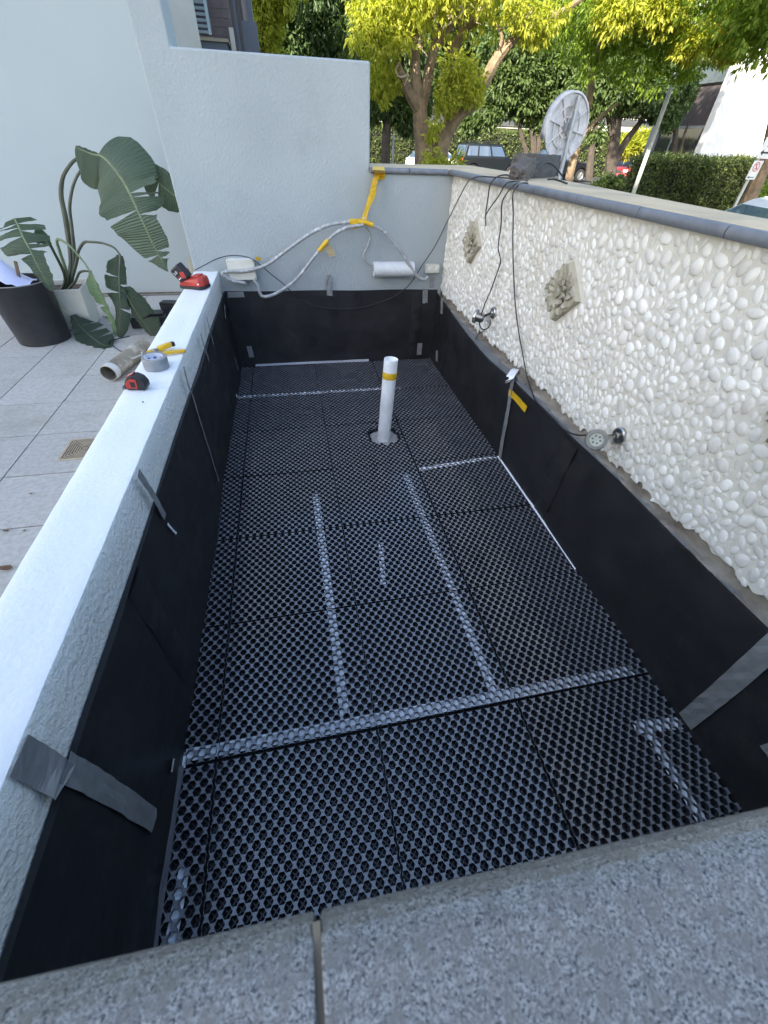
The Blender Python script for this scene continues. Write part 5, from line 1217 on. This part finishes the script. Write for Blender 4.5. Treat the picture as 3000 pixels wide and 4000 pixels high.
# ------------------------------------------------------------------ buildings
M_WHITEW = mat('white_facade', (.72, .71, .68), .8, (.66, .65, .62), 1)
M_GREYFR = mat('grey_frame', (.28, .29, .29), .6)
M_BROWN = mat('brown_panel', (.055, .045, .045), .6, (.075, .06, .058), 4)
rbd = thing('white_building', 'white building on the right with dark window bays on its side', 'building', (22, 24, ZST))
bx, by = 19.55, 22.0
g = MB(); g.b2((bx, by, ZST), (31, by+.35, 9)); g.b2((bx+.6, by+.35, ZST), (31, by+4.4, 9)); g.build('wall', M_WHITEW, rbd)
for k in range(1):
    yy = by+.36+k*3.6
    g = MB(); g.b2((bx-.02, yy+3.0, ZST), (bx+.6, yy+3.6, 9)); g.build('pier', M_GREYFR, rbd)
    for z0, z1, mm, nm in ((ZST, .3, M_BROWN, 'panel'), (.32, 2.35, M_DGLASS, 'window'), (2.45, 3.75, M_BROWN, 'panel'), (3.85, 6.2, M_DGLASS, 'window'), (6.25, 7.3, M_BROWN, 'panel')):
        g = MB(); g.b2((bx+.10, yy, z0), (bx+.58, yy+2.99, z1)); wn = g.build(nm, mm, rbd)
        if nm == 'window':
            g = MB(); g.b2((bx+.06, yy+1.9, z0), (bx+.099, yy+1.98, z1)); g.build('mullion', M_GREYFR, wn)
            g = MB(); g.b2((bx+.04, yy, z1), (bx+.30, yy+2.99, z1+.095)); g.build('transom', M_GREYFR, wn)
# far terraces
fb = thing('far_terrace', 'long white terrace building with shaded balconies beyond the hedge', 'building', (20, 62, ZST))
g = MB(); g.b2((-4, 60, ZST), (60, 62, 2.9)); g.build('wall', M_WHITEW, fb)
for k in range(3):
    g = MB(); g.b2((-4, 57.5, 3.0+k*3.2), (60, 62, 3.35+k*3.2)); g.build('balcony_slab', M_WHITEW, fb)
    g = MB(); g.b2((-4, 57.55, 3.36+k*3.2), (60, 57.7, 4.3+k*3.2)); g.build('balustrade', M_WHITEW, fb)
    g = MB(); g.b2((-4, 60.2, 3.36+k*3.2), (60, 62, 6.19+k*3.2)); g.build('recess_wall', M_GREYFR, fb)
    for q in range(14):
        g = MB(); g.b2((-2+q*4.4, 60.14, 3.7+k*3.2), (.4+q*4.4, 60.19, 5.8+k*3.2)); wn = g.build('window', M_DGLASS, fb)
        g = MB(); g.b2((-.85+q*4.4, 60.10, 3.7+k*3.2), (-.75+q*4.4, 60.139, 5.8+k*3.2)); g.build('frame', M_WHITEP, wn)
ft = thing('sunlit_terrace', 'low sunlit white terrace with dark canopy right of the round sign', 'building', (32, 46, ZST))
g = MB(); g.b2((25.5, 44.8, ZST), (46, 46, 2.6)); g.b2((25.5, 43.5, 2.65), (46, 46, 2.95)); g.build('wall', M_WHITEW, ft)
g = MB(); g.b2((26.5, 43.1, 3.55), (36, 44.9, 3.75)); g.build('canopy', M_BROWN, ft)
g = MB(); g.b2((25.5, 45.2, 2.96), (46, 46, 6.0)); g.build('upper_wall', M_WHITEW, ft)
for q in range(8):
    g = MB(); g.b2((27+q*2.2, 45.12, 3.9), (28.4+q*2.2, 45.19, 5.2)); g.build('window', M_DGLASS, ft)
# brick building over the stepped wall
bb = thing('brick_building', 'dark brown block-work building with louvred window above the stepped wall', 'building', (-2, 18, ZST))
YBK = 18.0
M_BLOCK = mat('brown_block', (.105, .085, .085), .85, (.085, .068, .07), 4, rand=.10, coord='World')
M_BMORT = mat('block_mortar', (.17, .15, .15), .9)
M_BLUEGREY = mat('blue_grey_screen', (.10, .115, .14), .6, (.085, .10, .125), 3)
x0, x1 = PY(835, 100, YBK).x, PY(905, 100, YBK).x
g = MB(); g.b2((-6, YBK+.012, ZST), (x1, YBK+.5, 7)); g.build('wall', M_BMORT, bb)
bwid, bh = .205, .165
for r_ in range(0, 12):
    for c_ in range(6):
        xa = x0-.05+(c_-(.5 if r_ % 2 else 0))*bwid; xb = min(xa+bwid-.009, x1); 
        if xb-xa < .03 or xa < -1.6: continue
        z0 = 3.0+r_*bh; g = MB(); g.b2((xa, YBK-.004, z0), (xb, YBK+.013, z0+bh-.009)); g.build('block', M_BLOCK, bb)
# side return of the building, receding dark strips
for k, (ua, ub, m_) in enumerate(((905, 918, M_BROWN), (919, 930, M_BLUEGREY), (931, 942, M_BROWN))):
    g = MB(); a, b = PY(ua, 100, YBK+.25+.15*k), PY(ub, 100, YBK+.25+.15*k); g.b2((a.x, YBK+.25+.15*k, ZST), (b.x, YBK+.5+.15*k, 7)); g.build('pier', m_, bb)
a, b = PY(930, 75, YBK+.7), PY(1000, 75, YBK+.7)
g = MB(); g.b2((a.x, YBK+.7, ZST), (b.x, YBK+.8, a.z-.02)); g.build('screen_panel', M_BLUEGREY, bb, bevel=.01)
M_LILAC = mat('pale_lilac_wall', (.36, .31, .31), .8)
a, b = PY(915, 30, YBK+1.5), PY(985, 30, YBK+1.5)
g = MB(); g.b2((a.x, YBK+1.5, ZST), (b.x, YBK+1.7, 7)); g.build('rear_wall', M_LILAC, bb)
for u in (940, 968, 978):
    g = MB(); q = PY(u, 30, YBK+1.3); g.b2((q.x-.035, YBK+1.3, ZST), (q.x+.035, YBK+1.36, 7)); g.build('downpipe', M_BLUEGREY if u > 950 else M_BROWN, bb)
a, b = PY(893, 108, YBK-.5), PY(912, 185, YBK-.5)
g = MB(); g.b2((a.x, YBK-.56, ZST), (a.x+.12, YBK-.48, a.z)); g.build('post', mat('cream_post', (.42, .40, .36), .7), bb)
# sill box
a, b = PY(774, 144, YBK-.7), PY(890, 152, YBK-.7)
M_SILL = mat('tan_sill', (.30, .25, .17), .8)
g = MB(); g.b2((a.x-.3, YBK-.75, a.z-.06), (b.x, YBK-.02, a.z)); g.build('sill', M_SILL, bb)
g = MB(); g.b2((a.x-.3, YBK-.70, ZST), (b.x-.05, YBK-.02, a.z-.061)); g.build('sill_box', M_BLUEGREY, bb)
# louvred shutter
M_LOUV = mat('pale_blue_louvre', (.33, .40, .44), .5, (.29, .36, .40), 5)
M_LDARK = mat('dark_violet_glass', (.03, .025, .05), .4)
a, b = PY(748, 0, YBK-.06), PY(828, 140, YBK-.06)
xa, xb = PY(744, 0, YBK).x-.05, PY(818, 70, YBK).x
lv = MB(); lv.b2((xa-.3, YBK-.030, PY(800, 140, YBK).z+.02), (xb, YBK+.001, 7)); wn = lv.build('window', M_LDARK, bb)
g = MB(); g.b2((xb-.085, YBK-.075, PY(800, 140, YBK).z+.02), (xb-.002, YBK-.031, 7)); g.build('frame', M_LOUV, wn)
zz = PY(790, 132, YBK).z
for k in range(11):
    g = MB(); g.box(((xa-.3+xb-.09)/2, YBK-.060, zz+.03+k*.105), (xb-.09-xa+.3, .012, .055), RX(.5)); g.build('slat', M_LOUV, wn)
# cream column between the stepped wall and the brick building
M_CREAMW = mat('cream_render', (.60, .57, .50), .8, (.55, .52, .45), 3, bump=.2, bscale=60)
a, b = PY(600, 100, 15.5), PY(758, 80, 15.5)
cr = thing('cream_column', 'cream rendered column left of the louvred window', 'column', ((a.x+b.x)/2, 15.6, ZST))
g = MB(); g.b2((a.x-.6, 15.5, ZST), (b.x+.02, 15.9, 7)); g.build('column_body', M_CREAMW, cr)

# ------------------------------------------------------------------ street furniture
M_GALV = mat('galvanised_steel', (.36, .38, .40), .45, (.30, .32, .34), 8, metal=.5)
M_MIRB = mat('weathered_mirror_back', (.58, .57, .57), .7, (.40, .40, .41), 6, .4, .62, bump=.2, bscale=20)
ms_ = thing('convex_mirror', 'round traffic mirror seen from behind on a steel pole', 'traffic mirror', PY(2200, 800, 8.0))
ptop, pbot = PY(2262, 378, 8.0), PY(2193, 705, 8.0)
pbot = Vector((ptop.x+.03, 8.0, ZST+.1))
g = MB(); g.tube([pbot, ptop], .034, 14); g.build('pole', M_GALV, ms_, smooth=True)
g = MB(); g.lathe([(0, .012), (.036, .010), (.037, -.02)], 14, T4(ptop)); g.build('pole_cap', M_GALV, ms_, smooth=True)
mc = PY(2213, 498, 8.10); nrm = Vector((-.20, .98, .02)).normalized(); Mm = T4(mc, frame(nrm))
R_ = .405
g = MB(); g.lathe([(0, .085), (R_*.5, .068), (R_*.85, .030), (R_, -.005), (R_, -.020), (R_*.95, -.024), (R_*.93, .004), (R_*.55, .030), (R_*.15, .040), (0, .040)], 48, Mm); g.build('bowl', M_MIRB, ms_, smooth=True)
for k in range(8):
    a = k*PI/4+.2; g = MB(); p0 = Mm @ Vector((.07*math.cos(a), .07*math.sin(a), .020)); p1 = Mm @ Vector((R_*.92*math.cos(a), R_*.92*math.sin(a), -.005)); g.box((p0+p1)/2, (.018, .030, (p1-p0).length), frame(p1-p0, nrm)); g.build('rib', M_MIRB, ms_, bevel=.004)
for rr in (.30, .62):
    g = MB(); g.lathe([(R_*rr-.008, .0+.02*(1-rr)), (R_*rr-.008, -.008+.012*(1-rr)), (R_*rr+.008, -.008+.012*(1-rr)), (R_*rr+.008, .02*(1-rr))], 40, Mm); g.build('ring_rib', M_MIRB, ms_, smooth=True)
g = MB(); q = Mm @ Vector((0, 0, -.02)); g.box(q, (.10, .10, .06), frame(nrm)); g.build('bracket', M_GALV, ms_, bevel=.004)
g = MB(); g.tube([q, Vector((ptop.x+.012, 8.0, q.z-.02))], .016, 8); g.build('bracket_arm', M_GALV, ms_)
# hood
vs_ = []
for k in range(13):
    a = -.12*PI+PI*.80*k/12
    for z_, rr in ((-.02, 1.01), (.09, 1.03)): vs_.append(Mm @ Vector((R_*rr*math.cos(a), R_*rr*math.sin(a), z_)))
g = MB(); g.add(vs_, [(k*2, k*2+1, k*2+3, k*2+2) for k in range(12)]); o = g.build('hood', M_MIRB, ms_, smooth=True); o.modifiers.new('s', 'SOLIDIFY').thickness = .006
# pale light pole
p0, p1 = PY(2470, 765, 14.0), PY(2735, 0, 14.0)
M_POLE = mat('pale_pole', (.46, .45, .41), .6, (.40, .39, .35), 4)
lp = thing('light_pole', 'tall thin pale pole in front of the clipped hedge', 'pole', (p0.x, 14, ZST))
g = MB(); g.tube([(p0.x, 14, ZST), (p0.x, 14, 6.5)], [.062, .048], 14); g.build('shaft', M_POLE, lp, smooth=True)
g = MB(); g.lathe([(.10, 0), (.10, .02), (.066, .05), (.066, .3)], 14, T4((p0.x, 14, ZST))); g.build('base_collar', M_POLE, lp)
g = MB(); g.tube(spline([(p0.x, 14, 6.4), (p0.x+.1, 13.9, 6.7), (p0.x+.6, 13.5, 6.8)], 5), .03, 8); g.build('outreach_arm', M_POLE, lp)
# parking sign by the tree
M_SIGN = mat('white_sign_sheet', (.66, .66, .63), .5, (.58, .57, .53), 6)
M_SRED = mat('sign_red', (.50, .06, .05), .5)
M_SBLK = mat('sign_black', (.03, .03, .03), .5)
sg1 = thing('parking_sign', 'narrow white and red parking sign on a post beside the black wagon', 'sign', PY(1740, 700, 20))
a = PY(1742, 650, 20); b = PY(1766, 470, 20); X = PY(1755, 540, 20).x
g = MB(); g.tube([(X, 20, ZST), (X, 20, b.z+.05)], .03, 10); g.build('post', M_POLE, sg1)
zt, zb = PY(1768, 472, 20).z, PY(1752, 542, 20).z
g = MB(); g.b2((X-.115, 19.955, zb), (X+.115, 19.965, zt)); pn = g.build('plate', M_SIGN, sg1)
g = MB(); g.b2((X-.10, 19.950, zt-(zt-zb)*.42), (X+.10, 19.954, zt-.03)); g.build('red_panel', M_SRED, pn)
for k in range(3):
    g = MB(); g.b2((X-.07, 19.947, zt-.09-k*.07), (X+.07, 19.9495, zt-.06-k*.07)); g.build('lettering', M_SIGN, pn)
for k, wv in enumerate((.07, .055, .08)):
    g = MB(); g.b2((X-wv, 19.950, zb+.22-k*.06), (X+wv, 19.954, zb+.245-k*.06)); g.build('lettering', M_SBLK, pn)
g = MB(); g.b2((X-.06, 19.950, zb+.045), (X+.06, 19.954, zb+.06)); g.prism([(X-.09, zb+.052), (X-.05, zb+.075), (X-.05, zb+.03)], 19.950, 19.954, lambda p, h: (p[0], h, p[1])); g.build('arrow', M_SBLK, pn)
# second thin pole by the hedge
g = MB(); q = PY(1537, 560, 26); g.tube([(q.x, 26, ZST), (q.x, 26, PY(1537, 528, 26).z)], .045, 8); tag(g.build('thin_pole', M_GALV), 'thin grey pole in front of the long hedge', 'pole')
# no-stopping signs at the right edge
Y9 = 9.0
sg2 = thing('street_sign', 'no-stopping sign and arrow plate on a post at the right edge', 'sign', PY(2890, 800, Y9))
X = PY(2935, 680, Y9).x+.02
zt = PY(2985, 545, Y9).z
g = MB(); g.tube([(X, Y9+.03, ZST), (X, Y9+.03, zt+.25)], .028, 10); g.build('post', M_POLE, sg2)
def plate(x0, x1, z0, z1, name): g = MB(); g.b2((x0, Y9-.012, z0), (x1, Y9-.006, z1)); return g.build(name, M_SIGN, sg2, bevel=.004)
za, zb_ = PY(2975, 628, Y9).z, PY(2945, 702, Y9).z
p2 = plate(X-.115, X+.115, zb_, za, 'no_stopping_plate')
Ms = T4((X, Y9-.0135, za-.095), frame((0, -1, 0)))
g = MB(); g.lathe([(.060, -.001), (.060, .001), (.074, .001), (.074, -.001)], 32, Ms, close=True); g.build('red_ring', M_SRED, p2)
text3d('symbol', 'S', .115, T4((X, Y9-.0145, za-.095), RX(PI/2)), M_SBLK, p2)
g = MB(); g.box((X, Y9-.0165, za-.095), (.13, .001, .014), RY(.75)); g.build('red_slash', M_SRED, p2)
g = MB(); g.b2((X-.06, Y9-.0145, zb_+.03), (X+.06, Y9-.0125, zb_+.042)); g.prism([(X-.095, zb_+.036), (X-.055, zb_+.058), (X-.055, zb_+.014)], Y9-.0145, Y9-.0125, lambda p, h: (p[0], h, p[1])); g.build('arrow', M_SBLK, p2)
p1_ = plate(X-.10, X+.30, za+.03, za+.34, 'arrow_plate')
zc_ = za+.12
g = MB(); g.b2((X-.03, Y9-.0145, zc_-.014), (X+.26, Y9-.0125, zc_+.014)); g.prism([(X-.075, zc_), (X-.01, zc_+.045), (X-.01, zc_-.045)], Y9-.0145, Y9-.0125, lambda p, h: (p[0], h, p[1])); g.build('arrow', M_SBLK, p1_)
for k in range(2):
    g = MB(); g.b2((X+.02, Y9-.0145, zc_+.08+k*.06), (X+.24, Y9-.0125, zc_+.105+k*.06)); g.build('lettering', M_SRED, p1_)
# trunk behind the signs
ts = thing('street_tree', 'pale dappled trunk behind the no-stopping sign at the right edge', 'tree', PY(2920, 800, 10.5))
limbs(ts, M_BARK, [([(2905, 830, 10.5), (2935, 760, 10.5), (2985, 640, 10.5), (3020, 500, 10.5), (3060, 300, 10.5), (3120, 0, 10.5)], [.17, .15, .13, .12, .11, .10])])
leaf_obj('crown', leaf_cloud([cl(3080, 80, 10.2, 160), cl(2990, 30, 10.2, 100), cl(3000, 760, 11, 35), cl(2985, 720, 11.2, 25), cl(3200, -300, 10, 400)], 2200, 6, .13, .05, 77, .6, .2), M_LF_G, ts)
# ------------------------------------------------------------------ vehicles
M_TYRE = mat('tyre', (.016, .016, .016), .85)
M_RIM2 = mat('alloy_rim', (.45, .45, .46), .35, metal=.8)
M_CGLASS = glass_mat('car_glass', (.06, .09, .14))
M_TAILR = mat('tail_lamp', (.42, .02, .02), .25)
M_HEADL = mat('head_lamp', (.70, .72, .75), .15)
def car(name, label, loc, rz, L, Wd, H, belt, hood, cab, paint, group='cars parked across the street', rack=False, trim=M_BLACKP, wheel=.34):
    """x forward; cab = (rear base, rear top, front top, front base) along x, hood height at the nose"""
    t = thing(name, label, 'car', loc, group); M = T4(loc, RZ(rz)); c_ = .18
    rb, rt_, ft_, fb_ = cab
    def out(g, nm, mt, par=t, **k): loc_g = [tuple(M @ Vector(q)) for q in g.v]; g.v = loc_g; return g.build(nm, mt, par, **k)
    hl = L/2; gz = wheel*.62
    ax = (-hl+L*.19, hl-L*.19)
    low = [(-hl, gz+.05), (-hl-.02, gz+.30), (-hl+.02, belt-.03), (rb, belt), (fb_, belt), (hl-.25, hood), (hl-.03, hood-.14), (hl+.02, gz+.28), (hl-.02, gz+.03)]
    # wheel arches cut from the lower edge
    arch = []
    for axx in ax[::-1]:
        for k in range(9):
            a = PI*k/8; arch.append((axx+(wheel+.06)*math.cos(a), max(gz, wheel+(wheel+.06)*math.sin(a))))
    poly = low+arch
    g = MB(); g.prism(poly, -Wd/2, Wd/2, lambda p, h: (p[0], h, p[1])); body = out(g, 'body', paint, bevel=.06, seg=3)
    tw = Wd/2-.16; bw_ = Wd/2-.03
    g = MB(); g.add([(rb, -bw_, belt-.02), (rb, bw_, belt-.02), (fb_, bw_, belt-.02), (fb_, -bw_, belt-.02), (rt_, -tw, H-.05), (rt_, tw, H-.05), (ft_, tw, H-.05), (ft_, -tw, H-.05),
                     (rt_+.12, -tw+.12, H), (rt_+.12, tw-.12, H), (ft_-.12, tw-.12, H), (ft_-.12, -tw+.12, H)],
                    [(0, 4, 5, 1), (3, 2, 6, 7), (0, 3, 7, 4), (1, 5, 6, 2), (4, 7, 11, 8), (7, 6, 10, 11), (6, 5, 9, 10), (5, 4, 8, 9), (8, 11, 10, 9)]); out(g, 'cabin', paint, bevel=.03)
    def sidept(s_, f, h):
        x = (rb+(fb_-rb)*f)*(1-h)+(rt_+(ft_-rt_)*f)*h; y = (bw_*(1-h)+tw*h)*s_; z = (belt-.02)*(1-h)+(H-.05)*h; return Vector((x, y+.008*s_, z))
    for s_ in (-1, 1):
        for f0, f1 in ((.06, .30), (.34, .62), (.66, .95)):
            g = MB(); g.add([sidept(s_, f0, .12), sidept(s_, f1, .12), sidept(s_, f1, .86), sidept(s_, f0, .86)], [(0, 1, 2, 3)]); o = out(g, 'side_window', M_CGLASS); o.modifiers.new('s', 'SOLIDIFY').thickness = .01
        g = MB(); g.box((fb_-.15, s_*(Wd/2+.06), belt+.08), (.10, .14, .12)); out(g, 'wing_mirror', trim, bevel=.02)
        g = MB(); g.box((-hl+.06, s_*(Wd/2-.10), belt-.18), (.10, .16, .26)); out(g, 'tail_lamp', M_TAILR, bevel=.01)
        g = MB(); g.box((hl-.06, s_*(Wd/2-.22), hood-.16), (.12, .30, .15)); out(g, 'head_lamp', M_HEADL, bevel=.02)
        for f in (.46, .80):
            g = MB(); q = sidept(s_, f, 0); g.box((q.x, s_*(Wd/2+.006), belt-.10), (.14, .02, .025)); out(g, 'door_handle', trim)
        for axx in ax:
            Mw = T4((axx, s_*(Wd/2-.09), wheel), frame((0, s_, 0)))
            g = MB(); g.lathe([(wheel*.62, .07), (wheel*.66, .10), (wheel*.95, .09), (wheel, .06), (wheel, -.08), (wheel*.6, -.10)], 26, Mw); wh = out(g, 'wheel', M_TYRE, smooth=True)
            g = MB(); g.lathe([(0, .06), (.06, .065), (.08, .05), (wheel*.56, .055), (wheel*.63, .085), (wheel*.66, .07)], 22, Mw)
            out(g, 'rim', M_RIM2, wh, smooth=True)
            g = MB()
            for k in range(5): g.box(Mw @ Vector((wheel*.34*math.cos(k*1.257), wheel*.34*math.sin(k*1.257), .066)), (wheel*.5, .05, .02), (Mw.to_3x3() @ RZ(k*1.257)))
            out(g, 'spokes', M_RIM2, wh)
    for q, (xb_, xt_) in (('windscreen', (fb_, ft_)), ('rear_window', (rb, rt_))):
        d = .010 if q == 'windscreen' else -.010
        def wp(h, s_): return Vector((xb_*(1-h)+xt_*h+d, s_*((bw_-.10)*(1-h)+(tw-.08)*h), (belt-.02)*(1-h)+(H-.05)*h))
        g = MB(); g.add([wp(.10, -1), wp(.10, 1), wp(.9, 1), wp(.9, -1)], [(0, 1, 2, 3)]); o = out(g, q, M_CGLASS); o.modifiers.new('s', 'SOLIDIFY').thickness = .01
    g = MB(); g.box((hl+.0, 0, gz+.18), (.12, Wd*.94, .22)); out(g, 'front_bumper', trim, bevel=.03)
    g = MB(); g.box((-hl-.0, 0, gz+.18), (.12, Wd*.94, .22)); out(g, 'rear_bumper', trim, bevel=.03)
    g = MB(); g.box((hl+.03, 0, hood-.20), (.05, Wd*.45, .14)); out(g, 'grille', M_BLACKP, bevel=.01)
    g = MB(); g.box((hl+.065, 0, gz+.22), (.012, .40, .11)); out(g, 'number_plate', M_SIGN)
    if rack:
        for yy in (-tw+.1, tw-.1):
            g = MB(); g.tube([M @ Vector((rt_+.2, yy, H+.08)), M @ Vector((ft_-.2, yy, H+.08))], .02, 6); g.build('roof_rail', M_BLACKP, t)
        for xx in np.linspace(rt_+.3, ft_-.3, 4):
            g = MB(); g.tube([M @ Vector((xx, -tw+.1, H+.09)), M @ Vector((xx, tw-.1, H+.09))], .018, 6); g.build('roof_bar', M_BLACKP, t)
    return t
P_BLACK = mat('black_car_paint', (.008, .008, .010), .3, coat=.3)
P_RED = mat('red_car_paint', (.30, .020, .022), .25, coat=.8)
P_WHITE = mat('white_car_paint', (.70, .70, .69), .3, coat=.6)
P_DGRN = mat('dark_green_car_paint', (.008, .010, .012), .3, coat=.25)
q = PY(1905, 640, 36)
car('parked_car', 'boxy black wagon with roof rack parked across the street', (q.x, 36, ZST), .05, 4.75, 1.90, 1.88, 1.18, 1.10, (-2.28, -2.05, .55, 1.05), P_DGRN, rack=True, wheel=.39)
q = PY(2195, 640, 35)
car('parked_car', 'black utility car behind the round sign pole', (q.x, 35.5, ZST), .03, 4.7, 1.85, 1.78, 1.12, 1.05, (-1.9, -1.0, .35, 1.10), P_BLACK, wheel=.37)
q = PY(2440, 650, 35)
car('parked_car', 'red hatchback half hidden by the clipped hedge', (q.x+.4, 35, ZST), PI+.55, 4.0, 1.72, 1.62, 1.00, .92, (-1.9, -1.6, .35, 1.15), P_RED, wheel=.32)
q = PY(1715, 640, 36)
car('parked_car', 'white car behind the yellow tree stems', (q.x, 36.6, ZST), .2, 4.2, 1.72, 1.50, .98, .92, (-1.95, -1.4, .3, 1.2), P_WHITE, wheel=.31)
q = PZ(2960, 800, 1.02)
NC = Vector((6.55, 5.0, ZST))
car('parked_car', 'sunlit white car just over the coping at the right edge', NC, math.radians(168), 4.5, 1.78, 1.47, .93, .84, (-1.9, -1.3, .45, 1.45), P_WHITE, wheel=.33)
